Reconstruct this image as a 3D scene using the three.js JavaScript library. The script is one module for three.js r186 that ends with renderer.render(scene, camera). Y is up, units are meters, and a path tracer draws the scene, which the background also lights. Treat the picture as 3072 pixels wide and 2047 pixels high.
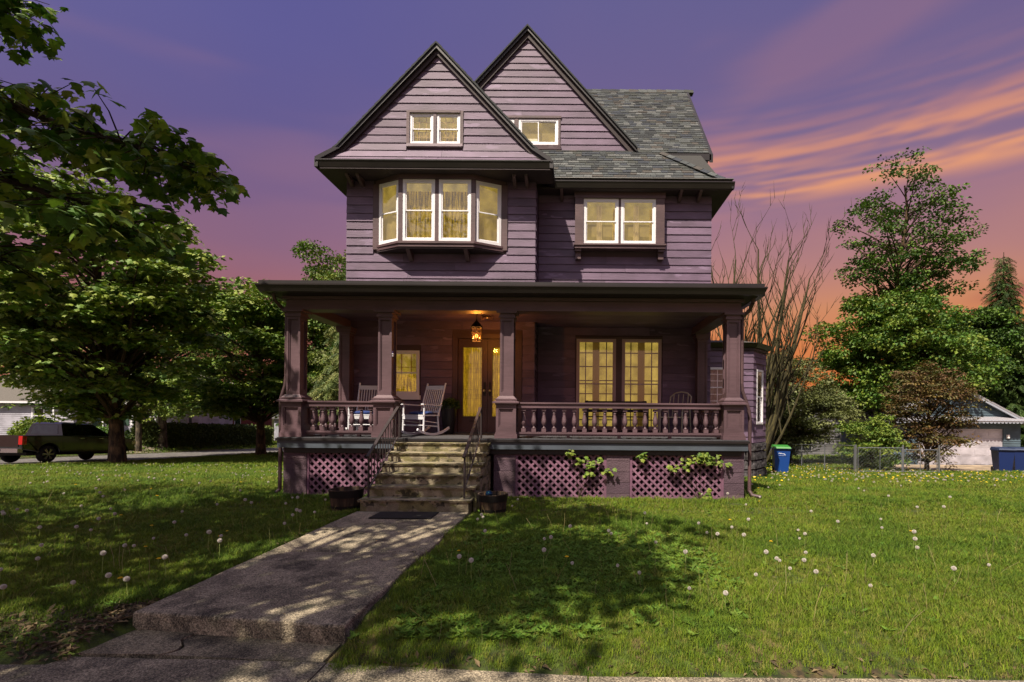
import * as THREE from 'three';
import { mergeGeometries } from 'three/addons/utils/BufferGeometryUtils.js';

// ------------------------------------------------------------------ camera, sky, sun, exposure
const scene = new THREE.Scene();
const EXPOSURE = 1.9;
const renderer = new THREE.WebGLRenderer({ antialias: true });
renderer.setSize(1024, 682);
renderer.toneMapping = THREE.LinearToneMapping;
renderer.toneMappingExposure = EXPOSURE;
renderer.shadowMap.enabled = true;

const camera = new THREE.PerspectiveCamera(80.2, 2640 / 1900, 0.1, 900);
camera.setViewOffset(2640, 1900, 0, 0, 2353, 1568);      // the lens is shifted up, as for a building
camera.position.set(0, 1.61, 9.3);
camera.rotation.set(0, 0, 0.0075);

const sun = new THREE.DirectionalLight(0xfff0dc, 4.3);
sun.position.set(-31, 100, 60);
sun.castShadow = true;
sun.shadow.mapSize.set(4096, 4096);
Object.assign(sun.shadow.camera, { left: -60, right: 60, top: 60, bottom: -60, near: 1, far: 300 });
scene.add(sun, sun.target);

// seeded random numbers and noise
function rng(seed) { let a = seed >>> 0; return () => { a = (a + 0x6d2b79f5) | 0; let t = Math.imul(a ^ (a >>> 15), 1 | a); t = (t + Math.imul(t ^ (t >>> 7), 61 | t)) ^ t; return ((t ^ (t >>> 14)) >>> 0) / 4294967296; }; }
const hash = (x, y, s) => { let h = Math.imul(x, 374761393) ^ Math.imul(y, 668265263) ^ Math.imul(s, 1274126177); h = Math.imul(h ^ (h >>> 13), 1274126177); return ((h ^ (h >>> 16)) >>> 0) / 4294967296; };
const sm = (t) => t * t * (3 - 2 * t), lerp = (a, b, t) => a + (b - a) * t, clamp = (v, a, b) => Math.min(b, Math.max(a, v));
const step = (a, b, v) => sm(clamp((v - a) / (b - a), 0, 1));
function vnoise(x, y, s = 1, px = 0, py = 0) {
  let xi = Math.floor(x), yi = Math.floor(y); const fx = sm(x - xi), fy = sm(y - yi);
  const w = (v, p) => (p ? ((v % p) + p) % p : v);
  const a = hash(w(xi, px), w(yi, py), s), b = hash(w(xi + 1, px), w(yi, py), s), c = hash(w(xi, px), w(yi + 1, py), s), d = hash(w(xi + 1, px), w(yi + 1, py), s);
  return lerp(lerp(a, b, fx), lerp(c, d, fx), fy);
}
function fbm(x, y, s, oct = 4, px = 0, py = 0) { let v = 0, a = 0.5, t = 0; for (let i = 0; i < oct; i++) { v += a * vnoise(x, y, s + i * 17, px, py); t += a; a *= 0.5; x *= 2; y *= 2; px *= 2; py *= 2; } return v / t; }
const toLin = (c) => (c <= 0.04045 ? c / 12.92 : ((c + 0.055) / 1.055) ** 2.4);

function makeSky() {
  const W = 1536, H = 768, data = new Float32Array(W * H * 4);
  const L = (r, g, b) => [toLin(r / 255), toLin(g / 255), toLin(b / 255)];
  const warm = [[-4, L(200, 118, 70)], [4, L(214, 122, 68)], [8, L(216, 130, 80)], [11, L(208, 140, 102)], [15, L(180, 128, 126)], [20, L(152, 116, 138)], [26, L(126, 106, 142)], [33, L(108, 96, 142)], [42, L(96, 92, 144)], [90, L(70, 74, 140)]];
  const cool = [[-4, L(176, 104, 84)], [5, L(176, 106, 92)], [10, L(166, 103, 102)], [13.5, L(144, 97, 116)], [16.5, L(119, 91, 128)], [20.5, L(104, 88, 136)], [26, L(97, 88, 142)], [33, L(89, 85, 146)], [42, L(78, 78, 146)], [90, L(68, 72, 140)]];
  const at = (t, e) => { let i = 0; while (i < t.length - 2 && e > t[i + 1][0]) i++; const k = clamp((e - t[i][0]) / (t[i + 1][0] - t[i][0]), 0, 1); return [0, 1, 2].map((c) => lerp(t[i][1][c], t[i + 1][1][c], k)); };
  const glow = L(248, 168, 112), rose = L(196, 132, 124), plum = L(150, 70, 84);
  const sd = sun.position.clone().normalize(), fillGlow = [1.0, 0.95, 0.88];                 // broad glow added to the sky round the sun to lift the shade
  for (let r = 0; r < H; r++) for (let c = 0; c < W; c++) {
    const el = ((r + 0.5) / H - 0.5) * 180, az = ((c + 0.5) / W) * 360;              // row 0 is the bottom of the sky
    const ph = ((c + 0.5) / W - 0.5) * 2 * Math.PI, dx = Math.cos(ph), dz = Math.sin(ph);
    const right = Math.atan2(dx, -dz) * 180 / Math.PI;                                 // degrees to the right of straight ahead
    const w = 0.5 + 0.5 * Math.cos((right - 28) * Math.PI / 180);                      // the sunset side
    const k = step(0.72, 1, w);
    const ee = el + (fbm(az / 9, el / 6, 3, 3, 40) - 0.5) * 3;
    const a = at(cool, ee), b = at(warm, ee);
    let col = [0, 1, 2].map((i) => lerp(a[i], b[i], k));
    // thin cirrus in long streaks that climb to the right
    const wob = (fbm(right / 20 + 5, el / 12, 19, 2) - 0.5) * 1.6, v = el + 0.03 * right + wob, s1 = fbm(right / 26 + 7 + v * 0.18, v * 0.6, 11, 4), s2 = fbm(right / 20 + 3 + v * 0.3, v * 2.1, 29, 4), s3 = fbm(right / 9 + v * 0.8, v * 4.6, 37, 3), lit = step(0.88, 0.995, w), fine = s1 * 0.4 + s2 * 0.38 + s3 * 0.22;
    const streak = step(0.4, 0.62, fine) * Math.exp(-(((v - 26.4) / 3.6) ** 2)) * lit;
    const bright = (Math.exp(-(((v - 23.6) / 1.0) ** 2)) + 0.5 * Math.exp(-(((v - 26.4) / 1.3) ** 2))) * step(0.4, 0.64, s2 * 0.6 + s3 * 0.4) * lit;
    const veil = 0.2 * step(0.45, 0.8, fbm(right / 30 + 2, (el - 0.12 * right) * 0.16, 61, 4)) * step(6, 16, el) * (1 - step(45, 70, el));
    const dark = Math.exp(-(((el - 10.7 - 0.05 * (right - 42)) / 0.7) ** 2)) * step(37, 44, right) * (1 - step(60, 80, right));
    for (let i = 0; i < 3; i++) {
      col[i] = lerp(col[i], rose[i], clamp(veil + streak * 0.8, 0, 0.85));
      col[i] = lerp(col[i], glow[i], clamp(bright * 0.8, 0, 0.8));
      col[i] = lerp(col[i], plum[i], dark * 0.8);
      if (el < -2) col[i] = lerp(col[i], [0.035, 0.045, 0.02][i], step(-2, -8, el));
    }
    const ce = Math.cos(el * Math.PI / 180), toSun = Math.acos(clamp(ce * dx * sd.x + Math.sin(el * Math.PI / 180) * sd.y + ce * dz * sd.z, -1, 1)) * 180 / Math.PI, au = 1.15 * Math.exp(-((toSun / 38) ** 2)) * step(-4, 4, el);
    const o = (r * W + c) * 4; for (let i = 0; i < 3; i++) data[o + i] = (col[i] + fillGlow[i] * au) / EXPOSURE; data[o + 3] = 1;
  }
  const t = new THREE.DataTexture(data, W, H, THREE.RGBAFormat, THREE.FloatType);
  t.mapping = THREE.EquirectangularReflectionMapping; t.magFilter = t.minFilter = THREE.LinearFilter; t.needsUpdate = true; return t;
}
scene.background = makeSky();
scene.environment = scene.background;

// ------------------------------------------------------------------ helpers
const V = (x, y, z) => new THREE.Vector3(x, y, z), PI = Math.PI;
class G {                                                             // collects triangles in metres for ONE mesh
  constructor() { this.p = []; this.n = []; this.u = []; this.c = null; }
  tri(a, b, c, uv) {
    const e = b.clone().sub(a), f = c.clone().sub(a), n = e.cross(f).normalize();
    for (const q of [a, b, c]) { this.p.push(q.x, q.y, q.z); this.n.push(n.x, n.y, n.z); }
    if (uv) this.u.push(...uv);
    else for (const q of [a, b, c]) Math.abs(n.y) > 0.7 ? this.u.push(q.x, q.z) : Math.abs(n.x) > 0.7 ? this.u.push(q.z, q.y) : this.u.push(q.x, q.y);
    return this;
  }
  quad(a, b, c, d) { return this.tri(a, b, c).tri(a, c, d); }
  hex(q) {                                                            // 0-3 the back face, counter-clockwise seen from the front, 4-7 the front face
    this.quad(q[4], q[5], q[6], q[7]).quad(q[1], q[0], q[3], q[2]).quad(q[0], q[4], q[7], q[3]).quad(q[5], q[1], q[2], q[6]).quad(q[3], q[7], q[6], q[2]);
    return this.quad(q[0], q[1], q[5], q[4]);
  }
  box(x0, x1, y0, y1, z0, z1) { return this.hex([V(x0, y0, z0), V(x1, y0, z0), V(x1, y1, z0), V(x0, y1, z0), V(x0, y0, z1), V(x1, y0, z1), V(x1, y1, z1), V(x0, y1, z1)]); }
  cbox(x, y, z, w, h, d) { return this.box(x - w / 2, x + w / 2, y, y + h, z - d / 2, z + d / 2); }
  bar(a, b, w, h, up = V(0, 1, 0)) {                                  // a square bar from a to b
    const t = b.clone().sub(a).normalize(); let s = t.clone().cross(up); if (s.length() < 1e-3) s = t.clone().cross(V(1, 0, 0)); s.normalize(); const n = s.clone().cross(t);
    const o = (p, i, j) => p.clone().addScaledVector(s, i * w / 2).addScaledVector(n, j * h / 2);
    return this.hex([o(b, -1, -1), o(b, 1, -1), o(b, 1, 1), o(b, -1, 1), o(a, -1, -1), o(a, 1, -1), o(a, 1, 1), o(a, -1, 1)]);
  }
  cyl(a, b, r0, r1, k = 8, caps = false) {
    const t = b.clone().sub(a).normalize(), s = (Math.abs(t.y) > 0.9 ? V(1, 0, 0) : V(0, 1, 0)).cross(t).normalize(), m = t.clone().cross(s), len = a.distanceTo(b);
    for (let i = 0; i < k; i++) {
      const q = [i, i + 1].map((j) => { const g = j / k * 2 * PI; return s.clone().multiplyScalar(Math.cos(g)).addScaledVector(m, Math.sin(g)); });
      const A = a.clone().addScaledVector(q[0], r0), B = a.clone().addScaledVector(q[1], r0), C = b.clone().addScaledVector(q[1], r1), D = b.clone().addScaledVector(q[0], r1);
      for (const [pt, nn, uu] of [[A, q[0], [i / k, 0]], [B, q[1], [(i + 1) / k, 0]], [C, q[1], [(i + 1) / k, len]], [A, q[0], [i / k, 0]], [C, q[1], [(i + 1) / k, len]], [D, q[0], [i / k, len]]]) { this.p.push(pt.x, pt.y, pt.z); this.n.push(nn.x, nn.y, nn.z); this.u.push(...uu); }
      if (caps) { this.tri(b, D, C); this.tri(a, B, A); }
    }
    return this;
  }
  path(pts, r, k = 6, taper = 1) { for (let i = 0; i < pts.length - 1; i++) { const f = (j) => r * lerp(1, taper, j / (pts.length - 1)); this.cyl(pts[i], pts[i + 1], f(i), f(i + 1), k, i === 0 || i === pts.length - 2); } return this; }
  geo(g, m) {
    g = g.index ? g.toNonIndexed() : g.clone(); if (m) g.applyMatrix4(m); if (!g.attributes.normal) g.computeVertexNormals();
    for (const [k, d] of [['p', 'position'], ['n', 'normal']]) { const a = g.attributes[d].array; for (let i = 0; i < a.length; i++) this[k].push(a[i]); }
    const u = g.attributes.uv?.array; for (let i = 0; i < g.attributes.position.count * 2; i++) this.u.push(u ? u[i] : 0);
    return this;
  }
  lathe(prof, x, y, z, k = 16, m) { return this.geo(new THREE.LatheGeometry(prof.map(([r, h]) => new THREE.Vector2(r, h)), k), (m || new THREE.Matrix4()).premultiply(new THREE.Matrix4().makeTranslation(x, y, z))); }
  prism(pts, z0, z1) {                                                // a polygon in x, y (counter-clockwise) pushed from z0 to z1
    const s = new THREE.Shape(pts.map(([x, y]) => new THREE.Vector2(x, y)));
    return this.geo(new THREE.ExtrudeGeometry(s, { depth: z1 - z0, bevelEnabled: false }), new THREE.Matrix4().makeTranslation(0, 0, z0));
  }
  get() {
    const g = new THREE.BufferGeometry();
    g.setAttribute('position', new THREE.Float32BufferAttribute(this.p, 3)); g.setAttribute('normal', new THREE.Float32BufferAttribute(this.n, 3)); g.setAttribute('uv', new THREE.Float32BufferAttribute(this.u, 2)); return g;
  }
  build(name, mat, parent = scene) { return mesh(name, this.get(), mat, parent); }
}
function mesh(name, geometry, mat, parent = scene) { const m = new THREE.Mesh(geometry, mat); m.name = parent === scene ? numbered(name) : name; m.castShadow = m.receiveShadow = true; parent.add(m); return m; }
const taken = {};
function numbered(n) { const k = (taken[n] = (taken[n] ?? -1) + 1); return k ? n + '_' + String(k).padStart(3, '0') : n; }
function tag(o, label, category, group, kind) { o.userData = { label, category }; if (group) o.userData.group = group; if (kind) o.userData.kind = kind; return o; }
function thing(name, label, category, x = 0, y = 0, z = 0, turn = 0, group) { const o = new THREE.Group(); o.name = numbered(name); o.position.set(x, y, z); o.rotation.y = turn; scene.add(o); return tag(o, label, category, group); }
function part(name, parent) { const o = new THREE.Group(); o.name = name; parent.add(o); return o; }
function copyOf(o, x, y, z, turn, label, group) { const c = o.clone(); c.name = numbered(o.name.replace(/_\d\d\d$/, '')); c.position.set(x, y, z); if (turn !== undefined) c.rotation.y = turn; c.userData = { ...o.userData }; if (label) c.userData.label = label; if (group) c.userData.group = group; scene.add(c); return c; }
function structure(o) { o.userData.kind = 'structure'; return o; }

// ------------------------------------------------------------------ materials
function tex(n, f, rep = 1, srgb = true) {                            // f(u, v) in 0..1 gives [r, g, b] in 0..1
  const d = new Uint8Array(n * n * 4);
  for (let y = 0; y < n; y++) for (let x = 0; x < n; x++) { const c = f(x / n, y / n), o = (y * n + x) * 4; for (let i = 0; i < 3; i++) d[o + i] = clamp(Math.round(c[i] * 255), 0, 255); d[o + 3] = 255; }
  const t = new THREE.DataTexture(d, n, n, THREE.RGBAFormat); t.wrapS = t.wrapT = THREE.RepeatWrapping; t.magFilter = THREE.LinearFilter; t.minFilter = THREE.LinearMipmapLinearFilter; t.generateMipmaps = true;
  if (srgb) t.colorSpace = THREE.SRGBColorSpace; t.repeat.set(rep, rep); t.needsUpdate = true; return t;
}
const grey = (v) => [v, v, v];
// weathered paint: faint cloudy tone, fine grain along the board, scattered chalky pale scuffs
const paintTex = (seed, scuff) => tex(1024, (u, v) => {
  const cloud = fbm(u * 5, v * 7, seed, 4, 5, 7), grain = fbm(u * 24, v * 190, seed + 40, 2, 24, 190), spot = fbm(u * 9, v * 40, seed + 80, 3, 9, 40), big = fbm(u * 4, v * 6, seed + 95, 2, 4, 6);
  const k = 0.8 + 0.2 * (cloud - 0.5) * 1.6 + 0.09 * (grain - 0.5), s = scuff * step(0.66, 0.74, spot) * step(0.46, 0.6, big);
  return [lerp(k, 0.98, s), lerp(k * 0.99, 1.0, s), lerp(k, 1.0, s)];
}, 0.33);
const paintBump = tex(512, (u, v) => grey(0.5 + 0.5 * (fbm(u * 20, v * 150, 5, 3, 20, 150) - 0.5) + 0.3 * (fbm(u * 6, v * 12, 9, 3, 6, 12) - 0.5)), 0.5, false);
const P1 = paintTex(11, 1), P2 = paintTex(57, 0.15);
const std = (color, roughness = 0.7, o = {}) => new THREE.MeshStandardMaterial({ color, roughness, ...o });
const siding = [0x77627a, 0x715c74, 0x7d6780, 0x6d586f].map((c) => std(c, 0.62, { map: P1, bumpMap: paintBump, bumpScale: 0.004 }));
const porchSiding = siding;
const trimM = std(0x735b61, 0.5, { map: P2, bumpMap: paintBump, bumpScale: 0.002 });
const trimBrown = std(0x664e50, 0.55, { map: P2, bumpMap: paintBump, bumpScale: 0.003 });
const darkTrim = std(0x262122, 0.5, { map: P2 });
const gutterM = std(0x2d2725, 0.38, { map: P2 });
const soffitM = std(0x3d2f30, 0.7, { map: P2 });
const bandM = std(0x57626c, 0.55, { map: P2 });
const deckM = std(0x54565a, 0.75, { map: P2 });
const sashM = std(0xdedde0, 0.5);
const blockM = [0x6f5a64, 0x685460, 0x756069].map((c) => std(c, 0.9, { map: P2, bumpMap: tex(512, (u, v) => grey(fbm(u * 60, v * 60, 31, 3, 60, 60)), 1, false), bumpScale: 0.008 }));
const latticeM = [0x9c7189, 0x946a82, 0xa1788e].map((c) => std(c, 0.65, { map: P2 }));
const stoneTex = tex(512, (u, v) => grey(0.55 + 0.7 * (fbm(u * 12, v * 12, 7, 5, 12, 12) - 0.4)), 1.3), stoneBump = tex(512, (u, v) => grey(fbm(u * 9, v * 9, 77, 5, 9, 9)), 1.3, false);
const stoneM = [0x6a6668, 0x5c595c, 0x757175].map((c) => std(c, 0.95, { map: stoneTex, bumpMap: stoneBump, bumpScale: 0.03 }));
const shingleTex = tex(256, (u, v) => grey(0.75 + 0.5 * (fbm(u * 60, v * 60, 15, 3, 60, 60) - 0.5)), 2);
const shingleM = [0x565c5c, 0x484d4e, 0x686d6c, 0x3d4142, 0x777a78, 0x50544f, 0x5c5852, 0x464c54].map((c) => std(c, 0.92, { map: shingleTex }));
const roofUnder = std(0x3a3a38, 0.95);
const concTex = tex(1024, (u, v) => { const f = fbm(u * 8, v * 8, 3, 5, 8, 8), g = hash(Math.floor(u * 512), Math.floor(v * 512), 5), g2 = vnoise(u * 150, v * 150, 8, 150, 150), st = step(0.55, 0.7, fbm(u * 5, v * 5, 44, 4, 5, 5)); const k = 0.52 + 0.42 * (f - 0.5) + 0.42 * (g - 0.5) + 0.36 * (g2 - 0.5) - 0.13 * st; return [k * 1.02, k, k * 0.95]; }, 0.8);
const concBump = tex(512, (u, v) => grey(0.6 * fbm(u * 90, v * 90, 21, 2, 90, 90) + 0.4 * fbm(u * 14, v * 14, 23, 3, 14, 14)), 1, false);
const concM = std(0xe6dac2, 0.95, { map: concTex, bumpMap: concBump, bumpScale: 0.012 }), concOld = std(0xd8cbae, 0.95, { map: concTex, bumpMap: concBump, bumpScale: 0.014 });
const mossTex = tex(1024, (u, v) => { const f = fbm(u * 9, v * 9, 13, 5, 9, 9), g = hash(Math.floor(u * 512), Math.floor(v * 512), 6), m = step(0.48, 0.62, fbm(u * 7, v * 11, 91, 5, 7, 11)), b = step(0.6, 0.7, fbm(u * 14, v * 14, 17, 4, 14, 14)); const k = 0.62 + 0.4 * (f - 0.5) + 0.2 * (g - 0.5) - 0.28 * b; return [lerp(k, k * 0.82, m), lerp(k * 0.98, k * 0.82, m), lerp(k * 0.9, k * 0.62, m)]; }, 0.9);
const stepM = std(0xd6ccb8, 0.92, { map: mossTex, bumpMap: concBump, bumpScale: 0.012 });
const ironM = std(0x3a3233, 0.5, { metalness: 0.3 });
const glass = new THREE.MeshPhysicalMaterial({ color: 0xffffff, transmission: 1, roughness: 0.03, thickness: 0, ior: 1.7, specularIntensity: 1 });
const clothTex = tex(512, (u, v) => { const f = fbm(u * 5, v * 5, 71, 5, 5, 5), w = vnoise(u * 128, v * 128, 72, 128, 128); const k = 0.72 + 0.5 * (f - 0.5) + 0.16 * (w - 0.5); return [k, k * 0.98, k * 0.9]; }, 1);
const laceFoldTex = tex(512, (u, v) => { const f = fbm(u * 40, v * 3, 171, 4, 40, 3), w = fbm(u * 26, v * 60, 172, 3, 26, 60), sp = step(0.68, 0.8, fbm(u * 60, v * 60, 173, 2, 60, 60)); const k = 0.62 + 1.0 * (f - 0.5) + 0.5 * (w - 0.5) + 0.3 * sp; return [k, k * 0.95, k * 0.72]; }, 1.6);  // lace speckle, with vertical streaks painted in as the shading of curtain folds
const glow = (r, g, b, k = 1, m = clothTex) => new THREE.MeshStandardMaterial({ color: 0x6a5c30, roughness: 0.95, emissive: new THREE.Color().setRGB(r * k / EXPOSURE, g * k / EXPOSURE, b * k / EXPOSURE), emissiveMap: m });
const shadeLit = glow(0.74, 0.54, 0.12), shadeDim = glow(0.48, 0.34, 0.045), curtainLit = glow(0.72, 0.47, 0.03, 1, laceFoldTex), curtainPale = glow(0.95, 0.66, 0.22, 0.8), shadeOlive = glow(0.5, 0.35, 0.05, 1, laceFoldTex);
const innerBar = std(0x2c2410, 0.8), greyBlind = std(0x6c7078, 0.9, { map: clothTex }), netCurtain = std(0xa4a9b2, 0.95, { map: clothTex });
const doorM = std(0x5d4344, 0.5, { map: P2 }), brassM = std(0xc8b890, 0.3, { metalness: 0.9 }), bronzeM = std(0x241c16, 0.5, { metalness: 0.4 });
const whitePaint = std(0xd4d6dc, 0.5), blueCushion = std(0x24386e, 0.95), blackPot = std(0x15171c, 0.45);

const barkTex = tex(512, (u, v) => { const a = fbm(u * 10, v * 5, 41, 5, 10, 5), r = fbm(u * 26, v * 5, 43, 3, 26, 5); const k = 0.5 + 0.6 * (a - 0.5) + 0.7 * (r - 0.5); return [k, k * 0.95, k * 0.86]; }, 1);
const barkBump = tex(512, (u, v) => grey(fbm(u * 22, v * 5, 45, 4, 22, 5)), 1, false);
const bark = std(0x8a7358, 0.95, { map: barkTex, bumpMap: barkBump, bumpScale: 0.03 }), barkGrey = std(0x8c8478, 0.95, { map: barkTex, bumpMap: barkBump, bumpScale: 0.03 }), barkGreen = std(0x75724a, 0.95, { map: barkTex });
const leafMat = new THREE.MeshPhysicalMaterial({ color: 0xffffff, roughness: 0.58, transmission: 0.36, thickness: 0, side: THREE.DoubleSide, specularIntensity: 0.5 });
const grassMat = new THREE.MeshPhysicalMaterial({ color: 0xffffff, roughness: 0.8, transmission: 0.25, thickness: 0, side: THREE.DoubleSide, specularIntensity: 0.4 });

// ------------------------------------------------------------------ the ground
const dist = (z) => 9.3 - z;
function groundY(x, z) {
  const d = dist(z); let y = 0;
  if (d > 9.3) y = -0.068 * Math.min(d - 9.3, 15.7) - 0.045 * Math.max(0, d - 25);
  y += 0.5 * step(-31.4, -35, x) * step(10, 25, d);
  if (z > 5.5) { const f = step(5.7, 6.18, z); y = lerp(y, -0.12, f); }
  if (x > -3.5 && x < -1.55 && z > 5.3 && z < 6.4) y = Math.min(y, lerp(y, -0.15, step(-3.5, -3.3, x) * step(-1.55, -1.7, x) * step(5.3, 5.6, z)));
  if (z > -0.5 && z < 6) y += 0.025 * (fbm(x * 0.7 + 40, z * 0.7 + 40, 5, 3) - 0.5);
  return y;
}
{
  const xs = [], zs = [];
  for (let x = -300; x < -30; x += 18) xs.push(x); for (let x = -30; x < -8; x += 0.7) xs.push(x); for (let x = -8; x < 9; x += 0.16) xs.push(x); for (let x = 9; x < 40; x += 0.8) xs.push(x); for (let x = 40; x <= 300; x += 20) xs.push(x);
  for (let z = -300; z < -40; z += 13) zs.push(z); for (let z = -40; z < -0.5; z += 0.8) zs.push(z); for (let z = -0.5; z < 8; z += 0.14) zs.push(z); for (let z = 8; z <= 120; z += 8) zs.push(z);
  const pos = [], uv = [], idx = [], nx = xs.length;
  for (const z of zs) for (const x of xs) { pos.push(x, groundY(x, z), z); uv.push(x, z); }
  for (let j = 0; j < zs.length - 1; j++) for (let i = 0; i < nx - 1; i++) { const a = j * nx + i; idx.push(a, a + nx, a + 1, a + 1, a + nx, a + nx + 1); }
  const g = new THREE.BufferGeometry(); g.setAttribute('position', new THREE.Float32BufferAttribute(pos, 3)); g.setAttribute('uv', new THREE.Float32BufferAttribute(uv, 2)); g.setIndex(idx); g.computeVertexNormals();
  const gt = tex(1024, (u, v) => { const a = fbm(u * 6, v * 6, 2, 5, 6, 6), b = fbm(u * 40, v * 40, 12, 3, 40, 40), s = step(0.55, 0.66, fbm(u * 18, v * 18, 33, 4, 18, 18)); const k = 0.55 + 0.8 * (b - 0.5) + 0.3 * (a - 0.5); return [lerp(0.3, 0.46, s) * k * 1.25, lerp(0.37, 0.4, s) * k * 1.25, lerp(0.1, 0.24, s) * k * 1.25]; }, 0.35);
  const m = mesh('ground', g, std(0xffffff, 1, { map: gt, bumpMap: concBump, bumpScale: 0.02 })); tag(m, 'lawn soil and thatch under the grass', 'ground'); structure(m);
}
// public pavement in front of the lawn, the apron and the raised garden walk
const pavement = structure(tag(part('pavement', scene), 'grey concrete pavement along the bottom of the lawn', 'pavement'));
{
  const joints = [-16, -13.4, -10.9, -8.35, -5.8, -4.0, -2.62, -1.66, 0.1, 2.6, 5.15, 7.7, 10.2, 12.8, 16];
  for (let i = 0; i < joints.length - 1; i++) {
    const g = new G(), x0 = joints[i] + 0.006, x1 = joints[i + 1] - 0.006, k = -0.028, dy = (hash(i, 3, 9) - 0.5) * 0.012, zf = (x) => (x < -1.65 ? lerp(5.9, 5.985, clamp((x + 4) / 2.3, 0, 1)) : 6.13);
    g.hex([V(x0, -0.25, zf(x0)), V(x1, -0.25, zf(x1)), V(x1, -0.09 + dy, zf(x1)), V(x0, -0.09 + dy, zf(x0)), V(x0 + 0.0, -0.25, 7.6), V(x1 + 0.0, -0.25, 7.6), V(x1 + 0.0, -0.09 + dy, 7.6), V(x0 + 0.0, -0.09 + dy, 7.6)]);
    g.build('paving_slab', concM, pavement);
  }
}
{
  const ap = structure(tag(part('walk_apron', scene), 'cracked concrete apron below the step of the garden walk', 'pavement'));
  const crack = [[-2.98, 5.3], [-2.93, 5.5], [-2.87, 5.58], [-2.9, 5.66], [-2.81, 5.76], [-2.8, 5.82], [-2.86, 5.885]];
  const left = [[-3.62, 5.3], [-3.62, 5.885]], L = [], R = [];
  for (const [x, z] of crack) { L.push([x - 0.011, z]); R.push([x + 0.011, z]); }
  const slab = (pts, y) => { const s = new THREE.Shape(pts.map(([x, z]) => new THREE.Vector2(x, -z))); const g = new THREE.ExtrudeGeometry(s, { depth: 0.15, bevelEnabled: false }); g.rotateX(-PI / 2); g.translate(0, y - 0.15, 0); return g; };
  mesh('slab', slab([...left.slice().reverse().map((q) => q), ...L].reverse(), -0.088), concOld, ap);
  mesh('slab', slab([[-1.7, 5.3], [-1.7, 5.965], ...R.slice().reverse()].reverse(), -0.094), concOld, ap);
  const w = structure(tag(part('garden_walk', scene), 'raised concrete walk from the pavement to the porch steps', 'walk'));
  const front = [[-3.4, 5.5], [-3.1, 5.535], [-2.6, 5.6], [-2.1, 5.66], [-1.8, 5.72], [-1.68, 5.7]];
  const edge = (x, z0, z1, s) => { const o = []; for (let i = 0; i <= 14; i++) { const z = lerp(z0, z1, i / 14); o.push([x + 0.05 * (fbm(z * 2.1, x, s, 3) - 0.5), z]); } return o; };
  const slab2 = (pts, y) => { const s = new THREE.Shape(pts.map(([x, z]) => new THREE.Vector2(x, -z))); const g = new THREE.ExtrudeGeometry(s, { depth: 0.17, bevelEnabled: true, bevelThickness: 0.018, bevelSize: 0.018, bevelSegments: 2, bevelOffset: -0.018 }); g.rotateX(-PI / 2); g.translate(0, y - 0.19, 0); return g; };
  const mid = 3.82;
  mesh('slab', slab2([...edge(-3.41, mid + 0.004, 5.5, 3), ...front.slice(1, -1), ...edge(-1.67, 5.7, mid + 0.004, 6)], 0.05), concM, w);
  mesh('slab', slab2([...edge(-3.4, 1.62, mid - 0.004, 13), ...edge(-1.64, mid - 0.004, 1.62, 16)], 0.054), concM, w);
}
{ // side street that runs away on the left, with kerbs, and a drive across it
  const road = new G(), kerb = new G(), drive = new G();
  for (let i = 0; i < 40; i++) {
    const z0 = 12 - i * 4, z1 = z0 - 4, y0 = groundY(-25, z0) - 0.06, y1 = groundY(-25, z1) - 0.06;
    road.quad(V(-31, y0, z0), V(-23.5, y0, z0), V(-23.5, y1, z1), V(-31, y1, z1));
    for (const [a, b] of [[-23.5, -23.34], [-31.16, -31]]) kerb.hex([V(a, y1 - 0.1, z1), V(b, y1 - 0.1, z1), V(b, y1 + 0.12, z1), V(a, y1 + 0.12, z1), V(a, y0 - 0.1, z0), V(b, y0 - 0.1, z0), V(b, y0 + 0.12, z0), V(a, y0 + 0.12, z0)]);
  }
  const at = tex(512, (u, v) => grey(0.5 + 0.5 * (fbm(u * 30, v * 30, 61, 4, 30, 30) - 0.5) + 0.25 * (fbm(u * 4, v * 4, 62, 3, 4, 4) - 0.5)), 0.5);
  const roadMesh = road.build('road', std(0xb9b4b0, 0.9, { map: at })); for (let i = 0; i < roadMesh.geometry.attributes.position.count; i++) roadMesh.geometry.attributes.position.array[i * 3 + 1] += 0.075;
  structure(tag(roadMesh, 'grey side street running away past the lawn', 'road'));
  structure(tag(kerb.build('kerb', concM), 'low concrete kerbs of the side street', 'kerb'));
  const dy = (x, z) => groundY(x, z) + 0.03;
  for (let i = 0; i < 8; i++) { const a = -31.2 - i, b = a - 1; drive.quad(V(b, dy(b, -25.5), -25.5), V(a, dy(a, -25.5), -25.5), V(a, dy(a, -30), -30), V(b, dy(b, -30), -30)); }
  structure(tag(drive.build('driveway', concM), 'pale concrete drive across the side street', 'driveway'));
  const d2 = new G(); for (let i = 0; i < 14; i++) for (let j = 0; j < 6; j++) { const x0 = 15.4 + i, x1 = x0 + 1, z0 = -11.8 - j * 1.15, z1 = z0 - 1.15; d2.quad(V(x0, dy(x0, z0), z0), V(x1, dy(x1, z0), z0), V(x1, dy(x1, z1), z1), V(x0, dy(x0, z1), z1)); }
  const bare = tex(512, (u, v) => { const a = fbm(u * 8, v * 8, 81, 5, 8, 8); return [0.5 + 0.5 * (a - 0.4), 0.44 + 0.46 * (a - 0.4), 0.36 + 0.4 * (a - 0.4)]; }, 0.5);
  structure(tag(d2.build('garage_driveway', std(0xffffff, 1, { map: bare })), 'worn dusty driveway in front of the garage', 'driveway'));
}
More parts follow.
